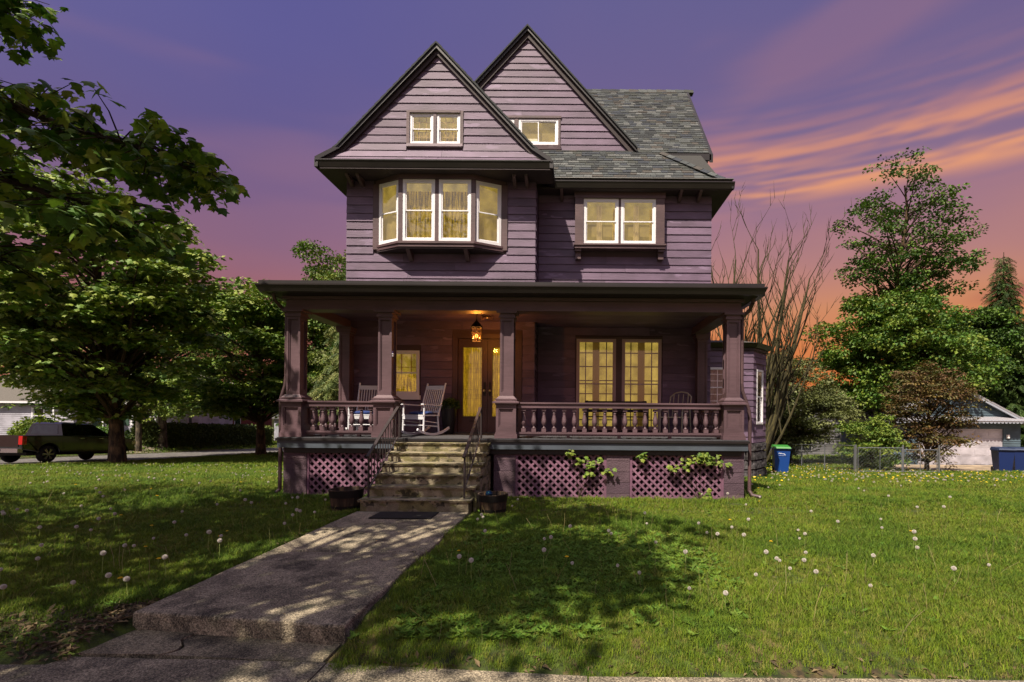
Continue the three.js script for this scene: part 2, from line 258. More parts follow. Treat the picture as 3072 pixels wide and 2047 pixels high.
// ------------------------------------------------------------------ the house
const house = thing('house', 'tall purple clapboard house with two steep front gables and a deep porch', 'house');
const ZL = -2.2, ZR = -2.9, XL = -5.37, XM = -0.948, XR = 3.37, FLOOR = 1.12, SOF = 7.02, CEIL = 3.74;
const hr = rng(4242), pick = (a, r = hr) => a[Math.floor(r() * a.length)];

// rows of lapped boards on a plane: span(y) gives [x0, x1] at a height, holes are left free; T places the boards
function clapboards(parent, y0, y1, rise, span, holes, mats, T, thick = 0.024) {
  const n = Math.max(1, Math.round((y1 - y0) / rise)), h = (y1 - y0) / n;
  for (let i = 0; i < n; i++) {
    const a = y0 + i * h, b = a + h, [la, ra] = span(a), [lb, rb] = span(b);
    const cuts = holes.filter((q) => q[2] < b - 0.03 && q[3] > a + 0.03).sort((p, q) => p[0] - q[0]);
    let segs = [[la, ra, lb, rb]];
    for (const [h0, h1] of cuts) { const out = []; for (const s of segs) { if (h1 <= s[0] || h0 >= s[1]) { out.push(s); continue; } if (h0 > s[0]) out.push([s[0], h0, s[2], h0]); if (h1 < s[1]) out.push([h1, s[1], h1, s[3]]); } segs = out; }
    for (const s of segs) {
      if (s[1] - s[0] < 0.02) continue;
      const pieces = []; let cur = s;                                  // long rows are butted from two or three boards
      while (cur[1] - cur[0] > 3.4 && cur[3] - cur[2] > 3.4) { const m = cur[0] + 1.3 + hr() * 1.6; pieces.push([cur[0], m - 0.002, cur[2], m - 0.002]); cur = [m + 0.002, cur[1], m + 0.002, cur[3]]; }
      pieces.push(cur);
      for (const [p0, p1, t0, t1] of pieces) {
        const g = new G(), o = thick + (hr() - 0.5) * 0.006, dy = (hr() - 0.5) * 0.006, u0 = a + dy;
        g.hex([V(p0, u0, -0.004), V(p1, u0, -0.004), V(t1, b, -0.004), V(t0, b, -0.004), V(p0, u0, o), V(p1, u0, o + (hr() - 0.5) * 0.003), V(t1, b, 0.004), V(t0, b, 0.004)]);
        const ge = g.get(), off = hr() * 7, of2 = hr() * 5; for (let k = 0; k < ge.attributes.uv.count; k++) { ge.attributes.uv.array[2 * k] += off; ge.attributes.uv.array[2 * k + 1] += of2; }
        if (T) ge.applyMatrix4(T);
        mesh('siding_board', ge, pick(mats), parent);
      }
    }
  }
}
function holed(g, x0, x1, y0, y1, z0, z1, holes) {                    // a wall slab with rectangular openings
  const xs = [...new Set([x0, x1, ...holes.flatMap((h) => [h[0], h[1]])])].sort((a, b) => a - b);
  for (let i = 0; i < xs.length - 1; i++) {
    const m = (xs[i] + xs[i + 1]) / 2; let y = y0; const hs = holes.filter((h) => h[0] < m && h[1] > m).sort((a, b) => a[2] - b[2]);
    for (const h of hs) { if (h[2] > y) g.box(xs[i], xs[i + 1], y, h[2], z0, z1); y = h[3]; }
    if (y < y1) g.box(xs[i], xs[i + 1], y, y1, z0, z1);
  }
  return g;
}
const MX = (x, y, z, ry = 0) => new THREE.Matrix4().makeRotationY(ry).setPosition(x, y, z);

// a double-hung window in the plane z = 0 of group T; sashes are x ranges
function sashWindow(parent, T, x0, x1, y0, y1, o = {}) {
  const w = part('window', parent); w.applyMatrix4(T);
  const f = o.f ?? 0.05, meet = o.meet ?? lerp(y0, y1, 0.5), fr = new G(), z = o.z ?? 0;
  fr.box(x0, x0 + f, y0, y1, z - 0.05, z + 0.02).box(x1 - f, x1, y0, y1, z - 0.05, z + 0.02).box(x0 + f, x1 - f, y1 - f, y1, z - 0.05, z + 0.018).box(x0 + f, x1 - f, y0, y0 + f * 1.25, z - 0.05, z + 0.018);
  fr.build('window_frame', o.frameMat ?? sashM, w);
  const up = new G(), lo = new G(), s = f * 0.45;
  const ring = (g, a, b, c, d, zz) => g.box(a, a + s, c, d, zz - 0.02, zz).box(b - s, b, c, d, zz - 0.02, zz).box(a + s, b - s, d - s, d, zz - 0.02, zz - 0.001).box(a + s, b - s, c, c + s, zz - 0.02, zz - 0.001);
  if (!o.slider) { ring(up, x0 + f, x1 - f, meet - 0.01, y1 - f, z + 0.008); ring(lo, x0 + f, x1 - f, y0 + f * 1.25, meet + 0.02, z - 0.014); }
  else { const m = (x0 + x1) / 2; ring(up, x0 + f, m + 0.01, y0 + f * 1.25, y1 - f, z + 0.008); ring(lo, m - 0.01, x1 - f, y0 + f * 1.25, y1 - f, z - 0.014); }
  up.build('sash', o.sashMat ?? sashM, w); lo.build('sash', o.sashMat ?? sashM, w);
  if (!o.slider) { new G().box(x0 + f + s, x1 - f - s, meet - 0.01 + s, y1 - f - s, z - 0.006, z - 0.003).build('pane', glass, w); new G().box(x0 + f + s, x1 - f - s, y0 + f * 1.25 + s, meet + 0.02 - s, z - 0.028, z - 0.025).build('pane', glass, w); }
  else { const m = (x0 + x1) / 2; new G().box(x0 + f + s, m - s, y0 + f * 1.25 + s, y1 - f - s, z - 0.006, z - 0.003).build('pane', glass, w); new G().box(m + s, x1 - f - s, y0 + f * 1.25 + s, y1 - f - s, z - 0.028, z - 0.025).build('pane', glass, w); }
  return w;
}
// a blind or curtain hung behind a window: gentle vertical folds, so that it has depth
function drape(w, name, mat, x0, x1, y0, y1, z, folds = 0, amp = 0.02) {
  const g = new G(), n = folds ? folds * 6 : 1, at = (i) => { const t = i / n; return [lerp(x0, x1, t), z + (folds ? amp * Math.sin(t * folds * 2 * PI) + amp * 0.5 * Math.sin(t * folds * 3.1 + 1) : 0)]; };
  for (let i = 0; i < n; i++) { const [a, za] = at(i), [b, zb] = at(i + 1); g.hex([V(a, y0, za - 0.01), V(b, y0, zb - 0.01), V(b, y1, zb - 0.01), V(a, y1, za - 0.01), V(a, y0, za), V(b, y0, zb), V(b, y1, zb), V(a, y1, za)]); }
  return g.build(name, mat, w);
}

// --- openings
const W1 = [-4.5, -3.64, 2.0, 3.05], DOOR = [-2.74, -1.36, FLOOR, 3.34];
const BAYH = [-4.62, -1.76, 5.5, 6.95];
const R2 = [0.19, 1.96, 5.76, 6.88], RL = [0.04, 1.02, 1.2, 3.46], RR = [1.17, 2.15, 1.2, 3.46];
const G1 = [-3.83, -2.6, 7.69, 8.42], G2 = [-2.72, -0.46, 8.78, 9.5];

// --- wall slabs
{
  const body = part('wall_body', house), inside = std(0x4a3a40, 0.9);
  holed(new G(), XL, XM, FLOOR - 0.02, CEIL, ZL - 0.14, ZL - 0.004, [W1, DOOR]).build('wall_slab', inside, body);
  holed(new G(), XL, XM, CEIL, SOF, ZL - 0.14, ZL - 0.004, [BAYH]).build('wall_slab', inside, body);
  holed(new G(), XM, XR, FLOOR - 0.02, SOF, ZR - 0.14, ZR - 0.004, [R2, RL, RR]).build('wall_slab', inside, body);
  new G().box(XM - 0.14, XM - 0.004, FLOOR, SOF, ZR - 0.14, ZL - 0.14).build('wall_slab', inside, body);
  new G().box(XL, XL + 0.14, -0.9, SOF, -13, ZL - 0.14).build('wall_slab', siding[0], body);
  new G().box(XR - 0.14, XR, -0.9, SOF, -13, ZR - 0.14).build('wall_slab', siding[1], body);
  new G().box(XL + 0.14, XR - 0.14, -0.9, SOF, -13, -12.86).build('wall_slab', siding[2], body);
  new G().box(XL + 0.14, XR - 0.14, 3.9, 3.95, -12.8, -3.1).build('inner_slab', inside, body); new G().box(XL, XR, -0.9, FLOOR - 0.06, -2.35, -2.3).build('cellar_wall', blockM[0], body);
}
{
  const up = part('upper_front_wall', house);
  clapboards(up, 3.98, SOF, 0.19, () => [XL + 0.0, XM], [[-4.74, -1.62, 5.34, 7.1]], siding, MX(0, 0, ZL));
  clapboards(up, 3.98, SOF, 0.19, () => [XM + 0.03, XR], [[-0.02, 2.16, 5.62, 7.1]], siding, MX(0, 0, ZR));
  clapboards(up, 3.98, SOF, 0.19, () => [0, ZL - ZR - 0.004], [], siding, MX(XM, 0, ZL, PI / 2));   // the short return between the two fronts
  const lo = part('porch_wall', house);
  clapboards(lo, FLOOR, CEIL, 0.19, () => [XL, XM], [[W1[0] - 0.04, W1[1] + 0.04, W1[2] - 0.1, W1[3] + 0.04], [DOOR[0] - 0.13, DOOR[1] + 0.13, 1, DOOR[3] + 0.12]], porchSiding, MX(0, 0, ZL));
  clapboards(lo, FLOOR, CEIL, 0.19, () => [XM + 0.03, XR], [[RL[0] - 0.03, RR[1] + 0.03, 1.16, RL[3] + 0.05]], porchSiding, MX(0, 0, ZR));
  clapboards(lo, FLOOR, CEIL, 0.19, () => [0, ZL - ZR - 0.004], [], porchSiding, MX(XM, 0, ZL, PI / 2));
  new G().box(RL[1] + 0.0, RR[0] - 0.0, 1.16, RL[3] + 0.05, ZR - 0.002, ZR + 0.02).box(RL[0] - 0.03, RR[1] + 0.03, RL[3] + 0.004, RL[3] + 0.05, ZR + 0.021, ZR + 0.03).build('mullion_board', trimBrown, lo);
}
// --- front gable: bell-cast foot, boards, rakes, roof wing running back
const GX = -3.17, GZ = -1.86, g1 = part('front_gable', house);
const g1half = (y) => (y < 7.52 ? lerp(2.56, 2.15, clamp((y - 7.18) / 0.34, 0, 1)) : lerp(2.15, 0, (y - 7.52) / (9.72 - 7.52)));
{
  const holes = [[G1[0] - 0.03, G1[1] + 0.03, G1[2] - 0.04, G1[3] + 0.03]];
  const b = new G(), zb = GZ - 0.13;
  const wall = new THREE.Shape([[-2.56, 7.16], [2.56, 7.16], [2.15, 7.52], [0, 9.72], [-2.15, 7.52]].map(([x, y]) => new THREE.Vector2(GX + x, y)));
  const h = new THREE.Path([[G1[0], G1[2]], [G1[0], G1[3]], [G1[1], G1[3]], [G1[1], G1[2]]].map(([x, y]) => new THREE.Vector2(x, y))); wall.holes.push(h);
  b.geo(new THREE.ExtrudeGeometry(wall, { depth: 0.12, bevelEnabled: false }), new THREE.Matrix4().makeTranslation(0, 0, zb)); b.build('gable_wall', siding[1], g1);
  // the lowest rows kick out over the eave
  const kick = (y) => 0.2 * (1 - clamp((y - 7.18) / 0.5, 0, 1)) ** 1.7;
  const rise = 0.1815; let y = 7.18;
  while (y < 9.66) {
    const y1 = Math.min(y + rise, 9.7), a = g1half(y), c = g1half(y1), seg = [];
    const hit = holes.find((q) => q[2] < y1 - 0.03 && q[3] > y + 0.03);
    if (hit) seg.push([GX - a, hit[0], GX - c, hit[0]], [hit[1], GX + a, hit[1], GX + c]);
    else if (a > 1.75) { const m = GX - 0.8 + hr() * 1.6; seg.push([GX - a, m - 0.002, GX - c, m - 0.002], [m + 0.002, GX + a, m + 0.002, GX + c]); }
    else seg.push([GX - a, GX + a, GX - c, GX + c]);
    for (const [p0, p1, t0, t1] of seg) {
      const q = new G(), za = GZ + kick(y), zc = GZ + kick(y1), o = 0.022 + (hr() - 0.5) * 0.005;
      q.hex([V(p0, y, za - 0.02), V(p1, y, za - 0.02), V(t1, y1, zc - 0.02), V(t0, y1, zc - 0.02), V(p0, y, za + o), V(p1, y, za + o), V(t1, y1, zc + 0.004), V(t0, y1, zc + 0.004)]);
      const ge = q.get(), off = hr() * 7, of2 = hr() * 5; for (let k = 0; k < ge.attributes.uv.count; k++) { ge.attributes.uv.array[2 * k] += off; ge.attributes.uv.array[2 * k + 1] += of2; }
      mesh('siding_board', ge, pick(siding), g1);
    }
    y = y1;
  }
  // rakes: board, moulding, shingle edge
  for (const s of [-1, 1]) {
    const pts = [[2.62, 7.2], [2.17, 7.58], [0, 9.86]], r = new G(), r2 = new G();
    for (let i = 0; i < 2; i++) {
      const [xa, ya] = pts[i], [xb, yb] = pts[i + 1], q = (x, yy, dy, z) => V(GX + s * x, yy + dy, z), zk = [i === 0 ? 0.2 : 0.02, 0.02], e = i === 0 ? 0.0 : 0;
      r.hex([q(xa, ya, -0.17, GZ + e - 0.04), q(xb, yb, -0.17, GZ - 0.04), q(xb, yb, -0.02, GZ - 0.04), q(xa, ya, -0.02, GZ - 0.04), q(xa, ya, -0.17, GZ + zk[0] + 0.05), q(xb, yb, -0.17, GZ + zk[1] + 0.05), q(xb, yb, -0.02, GZ + zk[1] + 0.05), q(xa, ya, -0.02, GZ + zk[0] + 0.05)]);
      r2.hex([q(xa, ya, -0.05, GZ - 0.04), q(xb, yb, -0.05, GZ - 0.04), q(xb, yb, 0.05, GZ - 0.04), q(xa, ya, 0.05, GZ - 0.04), q(xa, ya, -0.05, GZ + zk[0] + 0.11), q(xb, yb, -0.05, GZ + zk[1] + 0.11), q(xb, yb, 0.05, GZ + zk[1] + 0.11), q(xa, ya, 0.05, GZ + zk[0] + 0.11)]);
    }
    r.build('rake_board', soffitM, g1); r2.build('rake_moulding', darkTrim, g1);
    // shingled slope behind the rake
    const sl = new G(), n = 16, A = [[2.66, 7.2], [2.19, 7.62], [0, 9.93]];
    for (let i = 0; i < 2; i++) { const m = i ? n : 4; for (let j = 0; j < m; j++) { const f = (k) => [lerp(A[i][0], A[i + 1][0], k / m), lerp(A[i][1], A[i + 1][1], k / m)], [xa, ya] = f(j), [xb, yb] = f(j + 1); const q = (x, yy, z) => V(GX + s * x, yy, z); sl.hex([q(xa, ya - 0.03, -12.9), q(xb, yb - 0.03, -12.9), q(xb, yb + 0.012, -12.9), q(xa, ya + 0.032, -12.9), q(xa, ya - 0.03, GZ + 0.16), q(xb, yb - 0.03, GZ + 0.16), q(xb, yb + 0.012, GZ + 0.16), q(xa, ya + 0.032, GZ + 0.16)]); } }
    sl.build('shingled_slope', shingleM[1], g1);
  }
}
// --- eaves: soffits, gutters, brackets
{
  const e = part('front_eave', house), z1 = GZ + 0.3, x0 = GX - 2.62, x1 = GX + 2.64;
  new G().box(x0 + 0.02, x1 - 0.02, SOF, SOF + 0.04, ZL - 0.1, z1 - 0.06).build('soffit_board', soffitM, e);
  new G().box(x0 + 0.02, XL - 0.002, SOF, SOF + 0.04, -12.9, ZL - 0.101).build('soffit_board', soffitM, e);
  const gut = (a, b, y, z) => new G().hex([V(a, y, z - 0.14), V(b, y, z - 0.14), V(b, y + 0.15, z - 0.14), V(a, y + 0.15, z - 0.14), V(a, y, z - 0.05), V(b, y, z - 0.05), V(b, y + 0.13, z), V(a, y + 0.13, z)]).box(a, b, y + 0.13, y + 0.155, z - 0.02, z + 0.008);
  gut(x0, x1, SOF + 0.03, z1).build('gutter', gutterM, e);
  new G().box(x0 - 0.02, x0 + 0.06, SOF + 0.02, SOF + 0.19, -12.9, z1 - 0.01).build('eave_fascia', darkTrim, e);
  new G().box(x1 - 0.06, x1 + 0.02, SOF + 0.02, SOF + 0.19, ZR + 0.2, z1 - 0.01).build('eave_fascia', darkTrim, e);
  for (const x of [-5.22, -4.98, -1.42, -1.14]) new G().prism([[0, -0.16], [0.06, -0.16], [0.34, -0.03], [0.36, 0], [0, 0]].map(([a, b]) => [a, b]), -0.035, 0.035).build('eave_bracket', trimBrown, e).applyMatrix4(MX(x, SOF - 0.002, ZL + 0.02, -PI / 2));
  const r = part('right_eave', house), zr = ZR + 0.42, xr = XR + 0.42;
  new G().box(XM + 0.0, xr - 0.03, SOF, SOF + 0.04, ZR - 0.1, zr - 0.05).build('soffit_board', soffitM, r);
  new G().box(XR + 0.002, xr - 0.03, SOF, SOF + 0.04, -12.9, ZR - 0.101).build('soffit_board', soffitM, r);
  gut(x1 - 0.0, xr + 0.02, SOF + 0.02, zr + 0.02).build('gutter', gutterM, r);
  new G().box(xr - 0.05, xr, SOF + 0.02, SOF + 0.18, -12.9, zr - 0.01).build('eave_fascia', darkTrim, r);
  new G().hex([V(x1 - 0.3, SOF + 0.18, zr - 0.5), V(xr - 0.02, SOF + 0.18, zr - 0.5), V(xr - 0.02, SOF + 0.36, zr - 0.5), V(x1 - 0.3, SOF + 0.36, zr - 0.5), V(x1 - 0.3, SOF + 0.18, zr - 0.05), V(xr - 0.02, SOF + 0.18, zr - 0.05), V(xr - 0.02, SOF + 0.28, zr - 0.05), V(x1 - 0.3, SOF + 0.28, zr - 0.05)]).build('crown_moulding', darkTrim, r);
  new G().box(x1 - 0.1, xr + 0.0, SOF + 0.245, SOF + 0.262, zr - 0.08, zr + 0.0).build('flashing', std(0x8a8a84, 0.4, { metalness: 0.6 }), r);
  for (const x of [-0.35, 2.55, 3.02]) new G().prism([[0, -0.16], [0.06, -0.16], [0.34, -0.03], [0.36, 0], [0, 0]], -0.035, 0.035).build('eave_bracket', trimBrown, r).applyMatrix4(MX(x, SOF - 0.002, ZR + 0.02, -PI / 2));
}
// --- main roof with shingles, rear gable
const SL = 1.22, Z0 = -2.8, Y0 = 7.38, roofY = (z) => Y0 + (Z0 - z) * SL, RIDGE = -6.7;
{
  const rf = part('main_roof', house);
  const under = new G(), q = (x, z, dy = 0) => V(x, roofY(z) + dy, z);
  under.hex([q(-4.3, RIDGE, -0.1), q(2.32, RIDGE, -0.1), q(2.32, RIDGE, -0.02), q(-4.3, RIDGE, -0.02), q(-0.6, Z0 + 0.0, -0.1), q(3.6, Z0, -0.1), q(3.6, Z0, -0.02), q(-0.6, Z0, -0.02)]);
  under.build('roof_deck', roofUnder, rf);
  new G().hex([q(2.0, RIDGE, -0.16), q(3.53, RIDGE, -0.16), q(3.53, RIDGE, -0.02), q(2.0, RIDGE, -0.02), q(2.0, -3.72, -0.16), q(3.53, -3.72, -0.16), q(3.53, -3.72, -0.02), q(2.0, -3.72, -0.02)]).build('roof_deck', darkTrim, rf);
  new G().hex([V(-4.3, roofY(RIDGE) - 4.6, RIDGE - 3.8), V(3.53, roofY(RIDGE) - 4.6, RIDGE - 3.8), V(3.53, roofY(RIDGE) - 4.5, RIDGE - 3.8), V(-4.3, roofY(RIDGE) - 4.5, RIDGE - 3.8), V(-4.3, roofY(RIDGE) - 0.1, RIDGE), V(3.53, roofY(RIDGE) - 0.1, RIDGE), V(3.53, roofY(RIDGE), RIDGE), V(-4.3, roofY(RIDGE), RIDGE)]).build('rear_slope', shingleM[1], rf);
  // shingles: course by course up the slope
  const exp = 0.13, run = exp / Math.hypot(1, SL), near = [], far = shingleM.map(() => new G()), ws = [0.15, 0.19, 0.24, 0.3];
  let z = Z0 + 0.02, row = 0, made = 0;
  while (z > RIDGE + 0.02) {
    const zt = z - run * 1.25, hipX = z > -3.72 ? lerp(3.62, 2.3, clamp((Z0 - z) / 0.92, 0, 1)) : 3.57;
    let x = (z > -3.62 ? -0.62 : -1.0) - hr() * 0.3;
    while (x < hipX) {
      let w = pick(ws) * (0.9 + hr() * 0.2); if (x + w > hipX) w = hipX - x; if (w < 0.04) break;
      // the rear gable stands on the slope: no shingles inside its foot
      const gw = 2.84 * (1 - (roofY(z) - 8.665) / 3.185), cx = x + w / 2;
      if (!(z < -3.86 && Math.abs(cx + 1.32) < gw - 0.2)) {
        const t = 0.014 + hr() * 0.01, dz = (hr() - 0.5) * 0.012, A = x + 0.004, B = x + w - 0.004, za = z + dz;
        const box8 = [V(A, roofY(zt), zt), V(B, roofY(zt), zt), V(B, roofY(zt) + 0.004, zt), V(A, roofY(zt) + 0.004, zt), V(A, roofY(za), za), V(B, roofY(za), za), V(B, roofY(za) + t, za + t * 0.5), V(A, roofY(za) + t, za + t * 0.5)];
        const mi = Math.floor(hr() * shingleM.length);
        if (made < 300) { mesh('shingle', new G().hex(box8).get(), shingleM[mi], rf); made++; } else far[mi].hex(box8);
      }
      x += w;
    }
    z -= run; row++;
  }
  far.forEach((g, i) => { const m = g.build('shingle_courses', shingleM[i], rf); m.userData.kind = 'stuff'; });
  for (let x = -1; x < 3.5; x += 0.3) new G().hex([V(x, roofY(RIDGE) - 0.1, RIDGE - 0.12), V(x + 0.29, roofY(RIDGE) - 0.1, RIDGE - 0.12), V(x + 0.29, roofY(RIDGE) + 0.03, RIDGE), V(x, roofY(RIDGE) + 0.045, RIDGE), V(x, roofY(RIDGE) - 0.11, RIDGE + 0.1), V(x + 0.29, roofY(RIDGE) - 0.11, RIDGE + 0.1), V(x + 0.29, roofY(RIDGE) + 0.032, RIDGE + 0.01), V(x, roofY(RIDGE) + 0.047, RIDGE + 0.01)]).build('ridge_cap', pick(shingleM), rf);
  // hip of the skirt roof with its caps, and the small return slope
  const h0 = V(3.66, Y0 - 0.0, Z0 + 0.05), h1 = V(2.3, roofY(-3.72) + 0.02, -3.72);
  const fn = V(0, 1, SL).normalize(), ht = h1.clone().sub(h0).normalize(), sn = V(SL, 1, 0).normalize(), dF = ht.clone().cross(fn).normalize(), dS = ht.clone().cross(sn).normalize(); if (dF.x > 0) dF.negate(); if (dS.z > 0) dS.negate();
  for (let i = 0; i < 9; i++) { const a = h0.clone().lerp(h1, i / 9), b = h0.clone().lerp(h1, (i + 1.1) / 9), up = V(0, 0.035, 0), g = new G(); for (const [d, n] of [[dF, fn], [dS, sn]]) { const q = (p, k, l) => p.clone().add(up).addScaledVector(d, k).addScaledVector(n, l); g.hex([q(a, 0, -0.01), q(b, 0, -0.014), q(b, 0, 0.004), q(a, 0, 0.014), q(a, 0.15, -0.01), q(b, 0.15, -0.014), q(b, 0.15, 0.004), q(a, 0.15, 0.014)]); } g.build('hip_cap', pick(shingleM), rf); }
  new G().quad(h0, V(3.7, Y0 - 0.02, -6), V(2.3, roofY(-3.72), -6), h1).build('skirt_return', shingleM[1], rf);
  // upper eave on the right, its fascia, soffit and the attic wall below it
  const ey = roofY(-3.72);
  new G().box(1.85, 3.57, ey - 0.16, ey + 0.012, -3.76, -3.7).build('eave_fascia', darkTrim, rf);
  new G().box(1.85, 3.5, ey - 0.2, ey - 0.161, -4.3, -3.72).build('soffit_board', darkTrim, rf);
  const at = part('attic_wall', house); clapboards(at, 7.4, ey - 0.2, 0.19, () => [1.9, 3.08], [], siding, MX(0, 0, -4.2));
  new G().box(1.9, 3.07, 7.2, ey - 0.18, -9.5, -4.21).build('wall_slab', siding[0], at);
  { const g = new G(); g.prism([[0, ey - 0.2], [-3, ey - 0.2], [-2.98, roofY(RIDGE) - 0.2]].map(([a, b]) => [-a, b]).reverse(), -0.05, 0.05); g.build('attic_gable', siding[1], at).applyMatrix4(MX(3.03, 0, -3.72, PI / 2)); }
  for (const dz of [0]) new G().hex([q(3.53, RIDGE, -0.2), q(3.62, RIDGE, -0.2), q(3.62, RIDGE, 0.02), q(3.53, RIDGE, 0.02), q(3.53, -3.7, -0.2), q(3.62, -3.7, -0.2), q(3.62, -3.7, 0.02), q(3.53, -3.7, 0.02)]).build('rake_board', darkTrim, rf);
}
{
  const g2 = part('rear_gable', house), cx = -1.32, zg = -3.85, yb = 8.6, ya = 11.74, hw = 2.78, half = (y) => hw * (1 - (y - yb) / (ya - yb));
  const wall = new THREE.Shape([[cx - hw, yb], [cx + hw, yb], [cx, ya]].map(([x, y]) => new THREE.Vector2(x, y)));
  wall.holes.push(new THREE.Path([[G2[0], G2[2]], [G2[0], G2[3]], [G2[1], G2[3]], [G2[1], G2[2]]].map(([x, y]) => new THREE.Vector2(x, y))));
  new G().geo(new THREE.ExtrudeGeometry(wall, { depth: 0.12, bevelEnabled: false }), new THREE.Matrix4().makeTranslation(0, 0, zg - 0.13)).build('gable_wall', siding[1], g2);
  clapboards(g2, yb + 0.02, ya - 0.04, 0.185, (y) => [cx - half(y), cx + half(y)], [[G2[0] - 0.03, G2[1] + 0.03, G2[2] - 0.04, G2[3] + 0.03]], siding, MX(0, 0, zg));
  for (const s of [-1, 1]) {
    const q = (x, y, z) => V(cx + s * x, y, z);
    new G().hex([q(hw + 0.1, yb - 0.18, zg - 0.03), q(0, ya - 0.12, zg - 0.03), q(0, ya + 0.06, zg - 0.03), q(hw + 0.1, yb, zg - 0.03), q(hw + 0.1, yb - 0.18, zg + 0.07), q(0, ya - 0.12, zg + 0.07), q(0, ya + 0.06, zg + 0.07), q(hw + 0.1, yb, zg + 0.07)]).build('rake_board', soffitM, g2);
    new G().hex([q(hw + 0.14, yb - 0.03, zg - 0.03), q(0, ya + 0.03, zg - 0.03), q(0, ya + 0.12, zg - 0.03), q(hw + 0.14, yb + 0.06, zg - 0.03), q(hw + 0.14, yb - 0.03, zg + 0.13), q(0, ya + 0.03, zg + 0.13), q(0, ya + 0.12, zg + 0.13), q(hw + 0.14, yb + 0.06, zg + 0.13)]).build('rake_moulding', darkTrim, g2);
    new G().hex([q(hw + 0.16, yb + 0.04, -9), q(0, ya + 0.12, -9), q(0, ya + 0.17, -9), q(hw + 0.16, yb + 0.09, -9), q(hw + 0.16, yb + 0.04, zg + 0.17), q(0, ya + 0.12, zg + 0.17), q(0, ya + 0.17, zg + 0.17), q(hw + 0.16, yb + 0.09, zg + 0.17)]).build('shingled_slope', shingleM[1], g2);
  }
  new G().box(cx - hw + 0.2, cx + hw + 0.02, yb - 0.02, yb + 0.02, zg - 0.02, zg + 0.06).build('base_flashing', darkTrim, g2);
}
// --- windows of the gables
{
  const z = GZ - 0.0, tr = new G(); const w1 = [[G1[0] + 0.04, -3.25], [-3.18, G1[1] - 0.04]];
  const fr = part('gable_window_trim', house);
  tr.box(G1[0] - 0.03, G1[0] + 0.04, G1[2] - 0.04, G1[3] + 0.03, z - 0.1, z + 0.035).box(G1[1] - 0.04, G1[1] + 0.03, G1[2] - 0.04, G1[3] + 0.03, z - 0.1, z + 0.035).box(-3.25, -3.18, G1[2] - 0.04, G1[3] + 0.03, z - 0.1, z + 0.033).box(G1[0] + 0.04, G1[1] - 0.04, G1[3] - 0.02, G1[3] + 0.031, z - 0.1, z + 0.05).build('trim_frame', trimBrown, fr);
  new G().box(G1[0] - 0.02, G1[1] + 0.02, G1[2] - 0.06, G1[2], z - 0.1, z + 0.06).build('sill', std(0xb4a6ac, 0.7, { map: P1 }), fr);
  for (const [a, b] of w1) {
    const w = sashWindow(house, MX(0, 0, z - 0.01), a, b, G1[2], G1[3] - 0.02, { f: 0.055 });
    drape(w, 'blind', shadeLit, a, b, lerp(G1[2], G1[3], 0.5), G1[3], -0.12); drape(w, 'blind', shadeOlive, a, b, G1[2], lerp(G1[2], G1[3], 0.5), -0.13);
    const m = new G(), cwid = b - a; for (const t of [0.36, 0.66]) m.path([0, 1, 2, 3, 4, 5].map((k) => V(a + cwid * t + 0.008 * Math.sin(k * 2.1), G1[2] + 0.06 + k * 0.117, -0.05)), 0.008, 5); for (const y of [G1[2] + 0.2, G1[2] + 0.54]) m.path([0, 1, 2, 3, 4].map((k) => V(a + 0.06 + k * (cwid - 0.12) / 4, y + 0.012 * Math.sin(k * 2.6 + y), -0.05)), 0.008, 5);
    m.build('leaded_bar', std(0xbfa050, 0.6), w);
  }
  const zg = -3.85, f2 = part('gable_window_trim', house);
  new G().box(G2[0] - 0.03, G2[1] + 0.05, G2[3] - 0.01, G2[3] + 0.05, zg - 0.1, zg + 0.05).box(G2[1] - 0.03, G2[1] + 0.03, G2[2] - 0.03, G2[3] - 0.01, zg - 0.1, zg + 0.035).box(-1.66, -1.56, G2[2] - 0.03, G2[3] - 0.01, zg - 0.1, zg + 0.035).build('trim_frame', trimBrown, f2);
  new G().hex([V(G2[0], G2[2] - 0.13, zg), V(G2[1] + 0.04, G2[2] - 0.13, zg), V(G2[1] + 0.04, G2[2], zg), V(G2[0], G2[2], zg), V(G2[0], G2[2] - 0.13, zg + 0.05), V(G2[1] + 0.04, G2[2] - 0.13, zg + 0.05), V(G2[1] + 0.04, G2[2] - 0.03, zg + 0.09), V(G2[0], G2[2] - 0.03, zg + 0.09)]).build('sill', std(0xa08e92, 0.7, { map: P1 }), f2);
  let w = sashWindow(house, MX(0, 0, zg), -1.55, G2[1] - 0.03, G2[2], G2[3] - 0.02, { f: 0.06, slider: true });
  drape(w, 'blind', shadeDim, -1.6, G2[1], G2[2], G2[3], -0.13); drape(w, 'window_fan', std(0xd8cfa8, 0.5), -1.38, -1.05, G2[2] + 0.08, G2[2] + 0.22, -0.08);
  w = sashWindow(house, MX(0, 0, zg), G2[0], -1.67, G2[2], G2[3] - 0.02, { f: 0.06, slider: true }); drape(w, 'blind', shadeDim, G2[0], -1.62, G2[2], G2[3], -0.13);
}
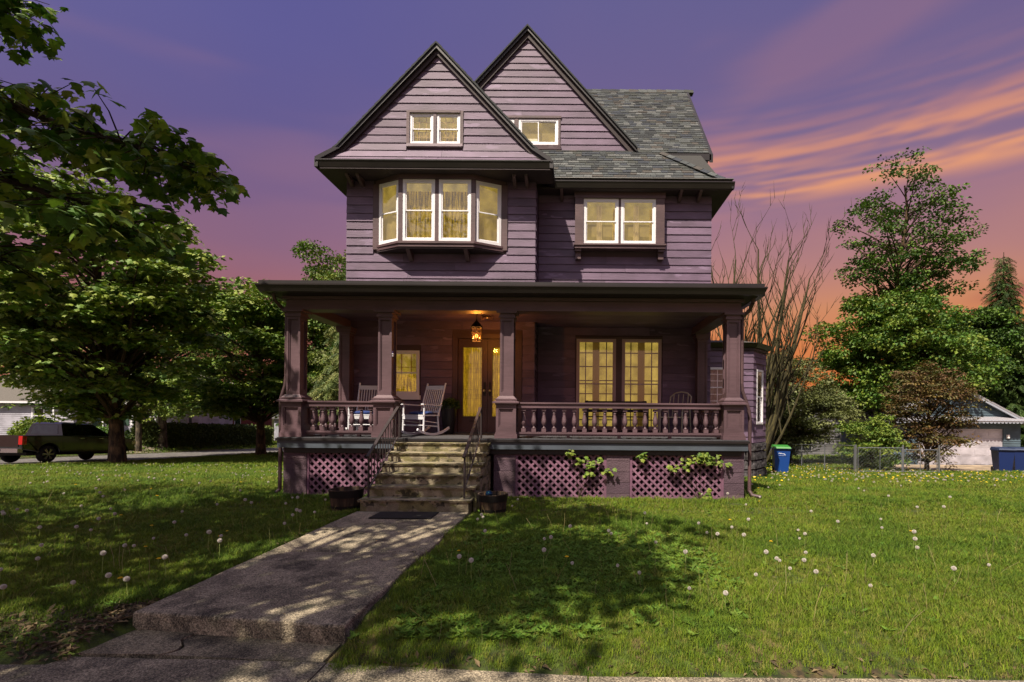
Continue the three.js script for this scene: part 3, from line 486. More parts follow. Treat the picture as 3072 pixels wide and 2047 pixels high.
// --- upper bay window
{
  const bay = part('bay_window_frame', house), c = -3.17, hwF = 0.83, hwB = 1.5, pr = 0.33, zf = ZL + pr, y0 = 5.5, y1 = 6.93;
  const poly = (k, e = 0) => [[c - hwB - e - k, ZL], [c - hwF - e * 0.6 - k * 0.6, zf + k], [c + hwF + e * 0.6 + k * 0.6, zf + k], [c + hwB + e + k, ZL]];
  const slab = (k, ya, yb) => { const p = poly(k), g = new G(); g.prism(p.map(([x, z]) => [x, -z]).reverse(), 0, yb - ya); return g.get().applyMatrix4(new THREE.Matrix4().makeRotationX(-PI / 2).setPosition(0, ya, 0)); };
  mesh('bay_sill', slab(0.06, y0 - 0.06, y0 - 0.01), trimBrown, bay); mesh('bay_apron', slab(0.035, y0 - 0.13, y0 - 0.062), trimBrown, bay); mesh('bay_base', slab(0.015, y0 - 0.165, y0 - 0.132), soffitM, bay);
  mesh('bay_head', slab(0.03, y1 - 0.01, SOF - 0.003), trimBrown, bay);
  for (const s of [-1, 1]) {
    new G().box(c + s * hwF - 0.05, c + s * hwF + 0.05, y0 - 0.008, y1 - 0.012, zf - 0.1, zf - 0.002).build('corner_post', trimBrown, bay);
    new G().box(c + s * (hwB - 0.0) - 0.07, c + s * hwB + 0.07, y0 - 0.1, y1 - 0.012, ZL - 0.02, ZL + 0.045).build('side_trim', trimBrown, bay);
    new G().prism([[0, -0.2], [0.07, -0.2], [0.3, -0.02], [0.31, 0], [0, 0]], -0.045, 0.045).build('bay_bracket', trimBrown, bay).applyMatrix4(MX(c + s * 0.66, y0 - 0.167, ZL + 0.02, -PI / 2));
  }
  new G().box(c - 0.045, c + 0.045, y0 - 0.009, y1 - 0.011, zf - 0.09, zf - 0.01).build('mullion', trimBrown, bay);
  for (const [a, b] of [[c - hwF + 0.05, c - 0.045], [c + 0.045, c + hwF - 0.05]]) {
    const w = sashWindow(house, MX(0, 0, zf - 0.03), a, b, y0 + 0.0, y1 - 0.015, { f: 0.058 });
    drape(w, 'roller_blind', shadeLit, a, b, y1 - 0.24, y1, -0.09); drape(w, 'lace_curtain', shadeOlive, a, b, y0, y1 - 0.2, -0.12, 7, 0.018);
  }
  const ang = Math.atan2(pr - 0.03, hwB - hwF), len = Math.hypot(hwB - hwF, pr - 0.03);
  for (const s of [-1, 1]) {
    const T = s < 0 ? MX(c - hwB, 0, ZL - 0.01, -ang) : MX(c + hwF, 0, zf - 0.04, ang);
    const w = sashWindow(house, T, s < 0 ? 0.09 : 0.05, s < 0 ? len - 0.05 : len - 0.09, y0, y1 - 0.015, { f: 0.058 });
    drape(w, 'roller_blind', shadeLit, 0.02, len - 0.02, lerp(y0, y1, 0.5), y1, -0.09); drape(w, 'lace_curtain', shadeDim, 0.02, len - 0.02, y0, lerp(y0, y1, 0.52), -0.11, 4, 0.012);
  }
  new G().box(c - 1.43, c + 1.43, y0 - 0.008, y1, ZL - 0.22, ZL - 0.16).build('inner_screen', shadeOlive, bay);
}
// --- upper right window with its shelf
{
  const t = part('right_window_trim', house), z = ZR + 0.2, [x0, x1, y0, y1] = R2;
  new G().box(x0 - 0.21, x0 - 0.002, y0 - 0.02, y1 - 0.003, ZR, z).box(x1 + 0.002, x1 + 0.21, y0 - 0.02, y1 - 0.003, ZR, z).box(x0 - 0.23, x1 + 0.23, y1, SOF - 0.002, ZR, z + 0.012).build('trim_frame', trimBrown, t);
  new G().box(x0 - 0.24, x1 + 0.24, y0 - 0.06, y0 - 0.022, ZR, z + 0.1).box(x0 - 0.22, x1 + 0.22, y0 - 0.13, y0 - 0.062, ZR, z + 0.07).build('shelf', trimBrown, t);
  for (const x of [x0 - 0.13, x1 + 0.13]) new G().box(x - 0.075, x + 0.075, y0 - 0.19, y0 - 0.132, ZR, z + 0.03).box(x - 0.065, x + 0.065, y0 - 0.36, y0 - 0.192, ZR, z - 0.04).build('shelf_bracket', trimBrown, t);
  new G().box((x0 + x1) / 2 - 0.03, (x0 + x1) / 2 + 0.03, y0, y1 - 0.002, z - 0.14, z - 0.03).build('mullion', trimBrown, t);
  new G().box(x0, x1, y0 - 0.02, y0, ZR - 0.1, z - 0.04).build('stool', sashM, t);
  for (const [a, b] of [[x0, (x0 + x1) / 2 - 0.03], [(x0 + x1) / 2 + 0.03, x1]]) {
    const w = sashWindow(house, MX(0, 0, z - 0.05), a, b, y0, y1 - 0.004, { f: 0.058 });
    drape(w, 'roller_blind', shadeLit, a, b, lerp(y0, y1, 0.5), y1, -0.2); drape(w, 'roller_blind', shadeDim, a, b, y0, lerp(y0, y1, 0.5), -0.22);
    const m = (a + b) / 2; drape(w, 'curtain', curtainPale, m - 0.1, m + 0.03, y0 + 0.1, y1 - 0.1, -0.16, 2, 0.01);
    drape(w, 'curtain', curtainLit, b - 0.13, b - 0.06, y0, y1 - 0.2, -0.15, 1, 0.01);
  }
}
// --- porch windows and door
{
  let w = sashWindow(house, MX(0, 0, ZL - 0.01), ...W1, { f: 0.055 }); drape(w, 'blind', shadeDim, W1[0], W1[1], 2.5, W1[3], -0.1); drape(w, 'blind', curtainLit, W1[0], W1[1], W1[2], 2.51, -0.12);
  new G().box(-4.1, -4.08, 2.5, 3.0, -0.09, -0.07).box(-3.87, -3.855, 2.5, 3.0, -0.09, -0.07).box(W1[0] + 0.05, W1[1] - 0.05, 2.66, 2.675, -0.089, -0.069).build('inner_muntin', std(0xb08a30, 0.6), w);
  new G().box(W1[0] - 0.04, W1[1] + 0.04, W1[2] - 0.1, W1[2], ZL - 0.02, ZL + 0.05).build('window_sill', sashM, house);
  for (const R of [RL, RR]) {
    w = sashWindow(house, MX(0, 0, ZR), R[0], R[1], R[2], R[3], { f: 0.055, meet: 2.34, frameMat: std(0xb09a9e, 0.55), sashMat: std(0xb8a4a6, 0.55) });
    drape(w, 'blind', shadeLit, R[0], R[1], R[2], R[3], -0.12);
    const m = (R[0] + R[1]) / 2; drape(w, 'inner_post', std(0x6a5526, 0.8, { emissive: 0x2e2208 }), m - 0.085, m + 0.085, R[2], R[3], -0.07);
    const b = new G(); for (const x of [m - 0.26, m + 0.26]) b.box(x - 0.012, x + 0.012, R[2], R[3], -0.075, -0.06); for (const y of [3.12, 2.78, 2.43, 2.1, 1.77, 1.45]) b.box(R[0] + 0.06, m - 0.086, y - 0.012, y + 0.012, -0.076, -0.061).box(m + 0.086, R[1] - 0.06, y - 0.012, y + 0.012, -0.076, -0.061);
    b.build('inner_muntin', innerBar, w);
  }
  const d = part('double_door', house), [x0, x1, y0, y1] = DOOR, c = (x0 + x1) / 2;
  new G().box(x0 - 0.12, x0, y0, y1 + 0.11, ZL - 0.05, ZL + 0.035).box(x1, x1 + 0.12, y0, y1 + 0.11, ZL - 0.05, ZL + 0.035).box(x0, x1, y1, y1 + 0.109, ZL - 0.05, ZL + 0.034).build('door_casing', doorM, d);
  new G().box(x0 - 0.05, x1 + 0.05, y0 - 0.0, y0 + 0.035, ZL - 0.06, ZL + 0.09).build('threshold', deckM, d);
  for (const s of [0, 1]) {
    const a = s ? c + 0.004 : x0 + 0.004, b = s ? x1 - 0.004 : c - 0.004, gx0 = a + 0.11, gx1 = b - 0.13 + (s ? 0.02 : 0), gy0 = 1.52, gy1 = 3.14, z = ZL - 0.03;
    holed(new G(), a, b, y0 + 0.037, y1 - 0.004, z - 0.05, z, [[gx0, gx1, gy0, gy1]]).build('door_leaf', doorM, d);
    const mo = new G(); mo.box(gx0 - 0.03, gx0, gy0 - 0.03, gy1 + 0.03, z, z + 0.015).box(gx1, gx1 + 0.03, gy0 - 0.03, gy1 + 0.03, z, z + 0.015).box(gx0, gx1, gy1, gy1 + 0.03, z, z + 0.014).box(gx0, gx1, gy0 - 0.03, gy0, z, z + 0.014); mo.build('glazing_bead', doorM, d);
    new G().box(gx0, gx1, gy0, gy1, z - 0.03, z - 0.027).build('pane', glass, d);
    drape(d, 'door_curtain', s ? curtainLit : curtainLit, gx0 - 0.02, gx1 + 0.02, gy0 - 0.02, gy1 + 0.02, z - 0.1, 4, 0.035);
    const kx = s ? a + 0.06 : b - 0.06; new G().box(kx - 0.03, kx + 0.03, 2.0, 2.32, z, z + 0.008).build('knob_plate', bronzeM, d);
    new G().geo(new THREE.SphereGeometry(0.032, 16, 12), new THREE.Matrix4().makeTranslation(kx, 2.12, z + 0.06)).cyl(V(kx, 2.12, z), V(kx, 2.12, z + 0.04), 0.012, 0.012, 8).build('door_knob', brassM, d);
  }
  new G().box(c - 0.42, c - 0.2, 1.4, 1.415, ZL - 0.03, ZL - 0.012).build('letter_slot', bronzeM, d);
}
// ------------------------------------------------------------------ porch of the house
const COLX = [-5.38, -3.63, -1.3, 3.03], CZ = -0.2;
{
  const fl = part('porch_floor', house);
  new G().box(-5.58, 3.27, FLOOR - 0.05, FLOOR - 0.016, ZR - 0.1, -0.02).build('deck_base', deckM, fl);
  for (let i = 0; i < 64; i++) { const x = -5.6 + i * 0.139; new G().box(x + 0.002, x + 0.137, FLOOR - 0.014, FLOOR + (hash(i, 2, 3) - 0.5) * 0.004, (x < XM ? ZL : ZR) + 0.03, 0.07).build('deck_board', deckM, fl); }
  new G().box(-5.62, -3.42, FLOOR - 0.06, FLOOR - 0.016, -0.02, 0.085).box(-1.6, 3.3, FLOOR - 0.06, FLOOR - 0.016, -0.02, 0.085).box(-3.419, -1.601, FLOOR - 0.055, FLOOR - 0.017, -0.02, 0.08).build('nosing', darkTrim, fl);
  new G().box(-5.6, 3.28, FLOOR - 0.2, FLOOR - 0.062, -0.02, 0.05).build('fascia_band', bandM, fl);
  new G().box(-5.6, -5.55, FLOOR - 0.2, FLOOR - 0.062, ZL, -0.021).box(3.23, 3.28, FLOOR - 0.2, FLOOR - 0.062, ZR, -0.021).build('fascia_band', bandM, fl);
  new G().box(-5.5, 3.18, FLOOR - 0.3, FLOOR - 0.201, -0.12, -0.02).build('rim_joist', darkTrim, fl);
}
// block piers
for (const [a, b] of [[-5.54, -5.1], [-1.53, -1.12], [0.62, 1.06], [2.86, 3.24]]) {
  const p = part('block_pier', house), n = 5, h = (0.915 + 0.12) / n;
  for (let i = 0; i < n; i++) { const y0 = -0.12 + i * h; new G().box(a, b, y0 + 0.004, y0 + h - 0.004, -0.5, -0.05 + (hr() - 0.5) * 0.004).build('block', pick(blockM), p); }
  new G().box(a + 0.01, b - 0.01, -0.12, 0.914, -0.49, -0.056).build('mortar', blockM[1], p);
}
{ // block walls along the porch sides
  for (const [x0, x1] of [[-5.54, -5.4], [3.1, 3.24]]) { const p = part('block_wall', house); for (let i = 0; i < 5; i++) for (let j = 0; j < 5; j++) { const z = -0.52 - j * 0.42; new G().box(x0, x1, -0.3 + i * 0.243 + 0.004, -0.3 + (i + 1) * 0.243 - 0.002, z - 0.416, z - 0.003).build('block', pick(blockM), p); } }
}
// lattice panels
function lattice(x0, x1, y0, y1, z) {
  const p = part('lattice_panel', house), w = 0.04, gap = 0.148;
  for (const s of [1, -1]) {
    const zz = s > 0 ? z : z - 0.013;
    for (let c = -4; c < 60; c++) {
      const k = c * gap; // line: x - x0 = k - s*(y - y0)   clipped to the panel
      const f = (y) => (s > 0 ? x0 + k - (y - y0) : x0 + k - (y1 - y));
      let ya = y0, yb = y1, xa = f(ya), xb = f(yb);
      const clip = (x) => (s > 0 ? y0 + (x0 + k - x) : y1 - (x0 + k - x));
      if (Math.max(xa, xb) < x0 || Math.min(xa, xb) > x1) continue;
      if (s > 0) { if (xa > x1) { ya = clip(x1); xa = x1; } if (xb < x0) { yb = clip(x0); xb = x0; } } else { if (xa < x0) { ya = clip(x0); xa = x0; } if (xb > x1) { yb = clip(x1); xb = x1; } }
      if (yb - ya < 0.02) continue;
      const dx = w * 0.707;
      new G().hex([V(xa - dx, ya, zz - 0.012), V(xa + dx, ya, zz - 0.012), V(xb + dx, yb, zz - 0.012), V(xb - dx, yb, zz - 0.012), V(xa - dx, ya, zz), V(xa + dx, ya, zz), V(xb + dx, yb, zz), V(xb - dx, yb, zz)]).build('slat', pick(latticeM), p);
    }
  }
  new G().box(x0 - 0.02, x0 + 0.03, y0, y1, z - 0.03, z + 0.012).box(x1 - 0.03, x1 + 0.02, y0, y1, z - 0.03, z + 0.012).box(x0 + 0.03, x1 - 0.03, y0 - 0.03, y0 + 0.02, z - 0.03, z + 0.012).build('lattice_frame', latticeM[1], p);
}
lattice(-5.09, -3.62, 0.02, 0.9, -0.08); lattice(-1.11, 0.6, 0.0, 0.9, -0.08); lattice(1.08, 2.84, 0.0, 0.9, -0.08);
new G().box(-3.6, -3.42, -0.1, 0.9, -0.4, -0.06).build('side_panel', blockM[0], house);

// columns on panelled pedestals
function panelBox(g, x, z, hw, y0, y1, st, dep) {                     // a square post with a sunk panel on each face
  const c = hw - dep; g.box(x - c, x + c, y0, y1, z - c, z + c);
  for (const [sx, sz] of [[0, 1], [0, -1], [1, 0], [-1, 0]]) {
    const lo = (u0, u1, a, b) => (sz ? g.box(x + u0, x + u1, a, b, Math.min(z + sz * c, z + sz * hw), Math.max(z + sz * c, z + sz * hw)) : g.box(Math.min(x + sx * c, x + sx * hw), Math.max(x + sx * c, x + sx * hw), a, b, z + u0, z + u1));
    const e = sz ? hw : c - 0.001; lo(-e, -hw + st, y0, y1); lo(hw - st, e, y0, y1); lo(-hw + st, hw - st, y1 - st * 1.5, y1); lo(-hw + st, hw - st, y0, y0 + st * 2);
    const m = dep * 0.55, t = 0.018, cc = c; const lm = (u0, u1, a, b) => (sz ? g.box(x + u0, x + u1, a, b, Math.min(z + sz * cc, z + sz * (cc + m)), Math.max(z + sz * cc, z + sz * (cc + m))) : g.box(Math.min(x + sx * cc, x + sx * (cc + m)), Math.max(x + sx * cc, x + sx * (cc + m)), a, b, z + u0, z + u1));
    lm(-hw + st, -hw + st + t, y0 + st * 2, y1 - st * 1.5); lm(hw - st - t, hw - st, y0 + st * 2, y1 - st * 1.5); lm(-hw + st + t, hw - st - t, y0 + st * 2, y0 + st * 2 + t * 1.6);
  }
}
function column(x, z, scale = 1) {
  const c = part('porch_column', house), hw = 0.13 * scale, pw = 0.19 * scale;
  let g = new G(); panelBox(g, x, z, hw, 1.93, 3.42, 0.035, 0.034); g.build('shaft', trimM, c);
  new G().cbox(x, 3.42, z, hw * 2 + 0.05, 0.04, hw * 2 + 0.05).cbox(x, 3.46, z, hw * 2 + 0.02, 0.045, hw * 2 + 0.02).cbox(x, 3.505, z, hw * 2 + 0.12, 0.045, hw * 2 + 0.12).build('capital', trimM, c);
  new G().hex([V(x - hw - 0.06, 1.875, z - hw - 0.06), V(x + hw + 0.06, 1.875, z - hw - 0.06), V(x + hw + 0.008, 1.93, z - hw - 0.008), V(x - hw - 0.008, 1.93, z - hw - 0.008), V(x - hw - 0.06, 1.875, z + hw + 0.06), V(x + hw + 0.06, 1.875, z + hw + 0.06), V(x + hw + 0.008, 1.93, z + hw + 0.008), V(x - hw - 0.008, 1.93, z + hw + 0.008)]).cbox(x, 1.85, z, hw * 2 + 0.15, 0.025, hw * 2 + 0.15).build('base_moulding', trimM, c);
  g = new G(); panelBox(g, x, z, pw, 1.24, 1.76, 0.05, 0.036); g.build('pedestal', trimM, c);
  new G().cbox(x, 1.76, z, pw * 2 + 0.03, 0.03, pw * 2 + 0.03).cbox(x, 1.79, z, pw * 2 + 0.12, 0.03, pw * 2 + 0.12).hex([V(x - pw - 0.05, 1.82, z - pw - 0.05), V(x + pw + 0.05, 1.82, z - pw - 0.05), V(x + pw - 0.01, 1.85, z - pw + 0.01), V(x - pw + 0.01, 1.85, z - pw + 0.01), V(x - pw - 0.05, 1.82, z + pw + 0.05), V(x + pw + 0.05, 1.82, z + pw + 0.05), V(x + pw - 0.01, 1.85, z + pw - 0.01), V(x - pw + 0.01, 1.85, z + pw - 0.01)]).build('pedestal_cap', trimM, c);
  new G().cbox(x, FLOOR + 0.004, z, pw * 2 + 0.05, 0.08, pw * 2 + 0.05).cbox(x, FLOOR + 0.084, z, pw * 2 + 0.02, 0.036, pw * 2 + 0.02).build('plinth', trimM, c);
}
for (const x of COLX) column(x, CZ);
function pilaster(x, z) { const p = part('pilaster', house); let g = new G(); panelBox(g, x, z, 0.12, FLOOR, 3.42, 0.035, 0.02); g.build('shaft', trimM, p); new G().cbox(x, 3.42, z, 0.3, 0.05, 0.3).cbox(x, 3.47, z, 0.34, 0.08, 0.34).build('capital', trimM, p); new G().cbox(x, FLOOR + 0.003, z, 0.29, 0.12, 0.29).build('plinth', trimM, p); }
pilaster(-5.28, ZL + 0.15); pilaster(3.1, ZR + 0.17);

// balustrades
const balGeo = new G().lathe([[0.0, 0], [0.034, 0.0], [0.034, 0.012], [0.02, 0.03], [0.02, 0.042], [0.03, 0.06], [0.048, 0.1], [0.05, 0.135], [0.044, 0.18], [0.032, 0.235], [0.025, 0.28], [0.033, 0.288], [0.033, 0.3], [0.022, 0.306], [0.021, 0.34], [0, 0.34]], 0, 0.07, 0, 14).cbox(0, 0, 0, 0.085, 0.07, 0.085).cbox(0, 0.405, 0, 0.085, 0.05, 0.085).get();
function balustrade(list, railA, railB, along) {
  const b = part('balustrade', house), [x0, z0] = railA, [x1, z1] = railB, o = (w, y0, y1) => (along === 'x' ? new G().box(x0, x1, y0, y1, z0 - w / 2, z0 + w / 2) : new G().box(x0 - w / 2, x0 + w / 2, y0, y1, z1, z0));
  o(0.17, 1.785, 1.815).build('handrail', trimM, b); o(0.11, 1.74, 1.784).build('handrail', trimM, b); o(0.145, 1.705, 1.739).build('handrail', trimM, b);
  o(0.16, 1.205, 1.24).build('bottom_rail', trimM, b); o(0.12, 1.17, 1.204).build('bottom_rail', trimM, b);
  for (let t = 0.25; t < 1; t += 0.25) { const x = lerp(x0, x1, t), z = lerp(z0, z1, t); new G().cbox(x, FLOOR + 0.003, z, 0.06, 0.046, 0.06).build('rail_block', trimM, b); }
  for (const [x, z] of list) { const m = mesh('baluster', balGeo, trimM, b); m.position.set(x, 1.242, z); m.rotation.y = (hr() - 0.5) * 0.1; }
}
{
  const right = [], left = [], ls = [], rs = [];
  for (let i = 0; i < 20; i++) right.push([-0.98 + i * 0.1957, CZ]); for (let i = 0; i < 7; i++) left.push([-5.05 + i * 0.186, CZ]);
  for (let i = 0; i < 7; i++) { ls.push([-5.38, CZ - 0.33 - i * 0.2]); rs.push([3.03, CZ - 0.33 - i * 0.2]); } for (let i = 7; i < 11; i++) rs.push([3.03, CZ - 0.33 - i * 0.2]);
  balustrade(left, [COLX[0] + 0.2, CZ], [COLX[1] - 0.2, CZ], 'x'); balustrade(right, [COLX[2] + 0.2, CZ], [COLX[3] - 0.2, CZ], 'x');
  balustrade(ls, [-5.38, CZ - 0.2], [-5.38, ZL + 0.28], 'z'); balustrade(rs, [3.03, CZ - 0.2], [3.03, ZR + 0.3], 'z');
}
// entablature, ceiling, roof, gutters
{
  const b = part('porch_beam', house);
  new G().box(-5.52, 3.17, 3.56, 3.84, CZ - 0.13, CZ + 0.13).build('front_beam', trimM, b);
  new G().box(-5.54, 3.19, 3.55, 3.6, CZ - 0.16, CZ + 0.16).box(-5.56, 3.21, 3.74, 3.8, CZ + 0.131, CZ + 0.19).build('beam_moulding', trimM, b);
  for (const x of [-5.38, 3.03]) new G().box(x - 0.13, x + 0.13, 3.561, 3.839, ZR + 0.02, CZ - 0.131).box(x - 0.15, x + 0.15, 3.551, 3.6, ZR + 0.02, CZ - 0.161).build('side_beam', trimM, b);
  const c = part('porch_ceiling', house);
  for (let i = 0; i < 17; i++) { const z = CZ - 0.14 - i * 0.155; new G().box(XL + 0.1, 2.9, CEIL, CEIL + 0.02, z - 0.152, z).build('ceiling_board', porchSiding[i % 3], c); }
  const r = part('porch_roof', house), x0 = -5.83, x1 = 3.5, z1 = 0.38;
  new G().box(x0 + 0.1, x1 - 0.1, 3.81, 3.835, CZ + 0.132, z1 - 0.06).box(x0 + 0.1, -5.561, 3.81, 3.835, ZL, CZ + 0.131).box(3.211, x1 - 0.1, 3.81, 3.835, ZR, CZ + 0.131).build('soffit_board', soffitM, r);
  new G().hex([V(x0 + 0.05, 4.1, ZR), V(x1 - 0.05, 4.1, ZR), V(x1 - 0.05, 4.28, ZR), V(x0 + 0.05, 4.28, ZR), V(x0 + 0.05, 3.9, z1 - 0.02), V(x1 - 0.05, 3.9, z1 - 0.02), V(x1 - 0.05, 3.995, z1 - 0.02), V(x0 + 0.05, 3.995, z1 - 0.02)]).build('roof_deck', darkTrim, r);
  const gut = (a, b, y, z, h = 0.13) => new G().hex([V(a + 0.05, y, z - 0.13), V(b - 0.05, y, z - 0.13), V(b, y + h, z - 0.13), V(a, y + h, z - 0.13), V(a + 0.05, y, z - 0.05), V(b - 0.05, y, z - 0.05), V(b, y + h - 0.02, z), V(a, y + h - 0.02, z)]).box(a, b, y + h - 0.02, y + h + 0.004, z - 0.02, z + 0.008);
  gut(x0, x1, 3.8, z1).build('gutter', gutterM, r);
  for (const [xa, zb] of [[x0, ZL], [x1 - 0.1, ZR]]) new G().box(xa, xa + 0.1, 3.8, 3.93, zb, z1 - 0.131).build('side_gutter', gutterM, r);
  const d = part('downspout', house), d2 = part('downspout', house);
  new G().path([V(3.36, 3.82, 0.05), V(3.36, 3.72, 0.02), V(3.34, 3.6, -0.1), V(3.23, 3.5, -0.15), V(3.22, 3.4, -0.16), V(3.22, 2.2, -0.16), V(3.24, 2.05, -0.16), V(3.36, 1.7, -0.15), V(3.38, 1.5, -0.15), V(3.38, 0.14, -0.15), V(3.42, 0.06, -0.1), V(3.56, 0.04, -0.02)], 0.036, 8).build('pipe', trimBrown, d);
  new G().path([V(-5.66, 3.82, 0.1), V(-5.66, 3.7, 0.06), V(-5.62, 3.6, -0.06), V(-5.56, 3.5, -0.16), V(-5.56, 2.3, -0.16), V(-5.58, 2.1, -0.16), V(-5.66, 1.85, -0.16), V(-5.67, 0.1, -0.16), V(-5.72, 0.04, -0.12)], 0.034, 8).build('pipe', trimBrown, d2);
}
// one-storey bay on the right-hand side, on rough stone
{
  const y0 = 0.72, y1 = 3.62, f = [[XR, -6.1], [5.6, -6.1], [6.32, -6.95], [6.32, -9.2]];
  const b = part('side_bay', house), fo = part('stone_foundation', house), dk = darkTrim;
  const faces = f.slice(0, -1).map((a, i) => { const c = f[i + 1]; return { a, c, len: Math.hypot(c[0] - a[0], c[1] - a[1]), ry: Math.atan2(-(c[1] - a[1]), c[0] - a[0]) }; });
  const holes = [[[0.75, 1.5, 1.82, 3.08]], [[0.3, 0.86, 1.3, 3.05]], []];
  faces.forEach(({ a, len, ry }, i) => {
    const T = MX(a[0], 0, a[1], ry);
    clapboards(b, y0, y1, 0.2, () => [0, len], holes[i].map(([p, q, r, s]) => [p - 0.05, q + 0.05, r - 0.06, s + 0.05]), siding, T);
    const wl = holed(new G(), 0, len, y0, y1, -0.14, -0.005, holes[i]); mesh('wall_slab', wl.get().applyMatrix4(T), siding[0], b);
    for (const h of holes[i]) { const w = sashWindow(house, T, ...h, { f: 0.05 }); drape(w, 'net_curtain', netCurtain, h[0], h[1], h[2], h[3], -0.12, 5, 0.015); const m = new G(), mx = lerp(h[0], h[1], 0.5); m.box(mx - 0.012, mx + 0.012, h[2], h[3], -0.06, -0.045); for (let k = 1; k < 6; k++) { const yy = lerp(h[2], h[3], k / 6); m.box(h[0] + 0.04, h[1] - 0.04, yy - 0.01, yy + 0.01, -0.061, -0.046); } m.build('inner_muntin', i ? innerBar : sashM, w); }
    // rough stone courses below
    for (let r = 0; r < 5; r++) { let x = r % 2 ? -0.0 : 0.0, j = 0; const yy = -0.68 + r * 0.28; while (x < len - 0.02) { let w = Math.min(0.42 + hr() * 0.25 - (r % 2 && j === 0 ? 0.25 : 0), len - x); if (len - x - w < 0.15) w = len - x; const o = 0.03 + hr() * 0.05, e = 0.025; const q = new G(); q.hex([V(x + 0.008, yy + 0.008, -0.1), V(x + w - 0.008, yy + 0.008, -0.1), V(x + w - 0.008, yy + 0.272, -0.1), V(x + 0.008, yy + 0.272, -0.1), V(x + e, yy + e, o), V(x + w - e, yy + e * 1.2, o + (hr() - 0.5) * 0.03), V(x + w - e, yy + 0.272 - e, o + (hr() - 0.5) * 0.03), V(x + e * 1.2, yy + 0.272 - e, o - hr() * 0.02)]); mesh('stone', q.get().applyMatrix4(T), pick(stoneM), fo); x += w; j++; } }
    mesh('mortar', new G().box(0, len, -0.8, y0 - 0.01, -0.3, -0.03).get().applyMatrix4(T), stoneM[1], fo);
  });
  const rp = (e) => [[XR, -6.1 + e], [5.6 + e * 0.4, -6.1 + e], [6.32 + e, -6.95 + e * 0.4], [6.32 + e, -9.3], [XR, -9.3]];
  const slab = (pts, ya, yb, pts2 = pts) => { const g = new G(), n = pts.length; for (let i = 0; i < n; i++) { const j = (i + 1) % n; g.quad(V(pts[i][0], ya, pts[i][1]), V(pts[j][0], ya, pts[j][1]), V(pts2[j][0], yb, pts2[j][1]), V(pts2[i][0], yb, pts2[i][1])); } for (let i = 1; i < n - 1; i++) { g.tri(V(pts2[0][0], yb, pts2[0][1]), V(pts2[i][0], yb, pts2[i][1]), V(pts2[i + 1][0], yb, pts2[i + 1][1])); g.tri(V(pts[0][0], ya, pts[0][1]), V(pts[i + 1][0], ya, pts[i + 1][1]), V(pts[i][0], ya, pts[i][1])); } return g; };
  slab(rp(0.06), y1, y1 + 0.08).build('frieze', dk, b); slab(rp(0.12), y1 + 0.082, y1 + 0.22, rp(0.22)).build('cornice', gutterM, b); slab(rp(0.2), y1 + 0.222, y1 + 0.4, rp(-0.6)).build('bay_roof', shingleM[6], b);
}
// ------------------------------------------------------------------ concrete steps and handrails
const ST = [...Array(6)].map((_, k) => ({ y: 0.234 + 0.163 * k, z: 9.3 - (7.72 + 0.27 * k) }));
{
  const s = thing('porch_steps', 'weathered concrete steps rising to the front porch', 'steps', 0, 0, 0);
  ST.forEach(({ y, z }, k) => {
    const yb = k ? ST[k - 1].y - 0.02 : -0.08, x0 = -3.36 + 0.006 * k, x1 = -1.66 + 0.012 * k;
    new G().box(x0, x1, yb, y - 0.045, k ? z - 0.29 : z - 0.3, z).build('riser', stepM, s);
    const g = new G(); g.hex([V(x0 - 0.035, y - 0.044, z - 0.3), V(x1 + 0.035, y - 0.044, z - 0.3), V(x1 + 0.035, y, z - 0.3), V(x0 - 0.035, y, z - 0.3), V(x0 - 0.035, y - 0.044, z + 0.02), V(x1 + 0.035, y - 0.044, z + 0.02), V(x1 + 0.035, y - 0.012, z + 0.035), V(x0 - 0.035, y - 0.012, z + 0.035)]);
    g.build('tread', stepM, s);
  });
  // blocks of the side wall
  for (let k = 1; k < 6; k++) for (let r = 0; r < k + 1 && r < 5; r++) { const z = ST[k].z - 0.012; new G().box(-1.64, -1.59, -0.02 + r * 0.163 + 0.004, -0.02 + (r + 1) * 0.163 - 0.004, z - 0.262, z - 0.004).build('side_block', stepM, s); }
}
function handrail(x, label) {
  const h = thing('iron_handrail', label, 'handrail', x, 0, 0, 0, 'handrails of the porch steps');
  const A = V(0, 0.92, ST[0].z - 0.16), B = V(0, 1.7, ST[5].z - 0.1), C = V(0, 1.7, ST[5].z - 0.2);
  new G().bar(A.clone().add(V(0, -0.03, 0.06)), A, 0.045, 0.022).bar(A, B, 0.05, 0.022).bar(B, C, 0.05, 0.022).build('top_rail', ironM, h);
  const A2 = A.clone().add(V(0, -0.56, 0)), B2 = B.clone().add(V(0, -0.56, 0)); new G().bar(A2, B2, 0.028, 0.014).build('bottom_rail', ironM, h);
  new G().bar(V(0, ST[0].y, A.z), A, 0.026, 0.026).build('post', ironM, h); new G().bar(V(0, ST[5].y, C.z + 0.02), V(0, 1.69, C.z + 0.02), 0.026, 0.026).build('post', ironM, h); new G().bar(V(0, FLOOR, C.z - 0.04), V(0, 1.69, C.z - 0.04), 0.022, 0.022).build('post', ironM, h);
  for (let i = 1; i < 11; i++) { const t = i / 11; new G().bar(A2.clone().lerp(B2, t), A.clone().lerp(B, t), 0.012, 0.012).build('picket', ironM, h); }
  for (const t of [0.32, 0.78]) { const c = A2.clone().lerp(B2, t).add(V(0.012, 0.26, 0)), sp = (s) => [...Array(15)].map((_, i) => { const a = i / 14 * 2.6 * PI, r = 0.06 * (1 - i / 18); return V(c.x, c.y + s * (0.09 + r * Math.cos(a) - 0.06), c.z + s * r * Math.sin(a)); }); new G().path(sp(1), 0.006, 5).path(sp(-1), 0.006, 5).build('scroll', ironM, h); }
}
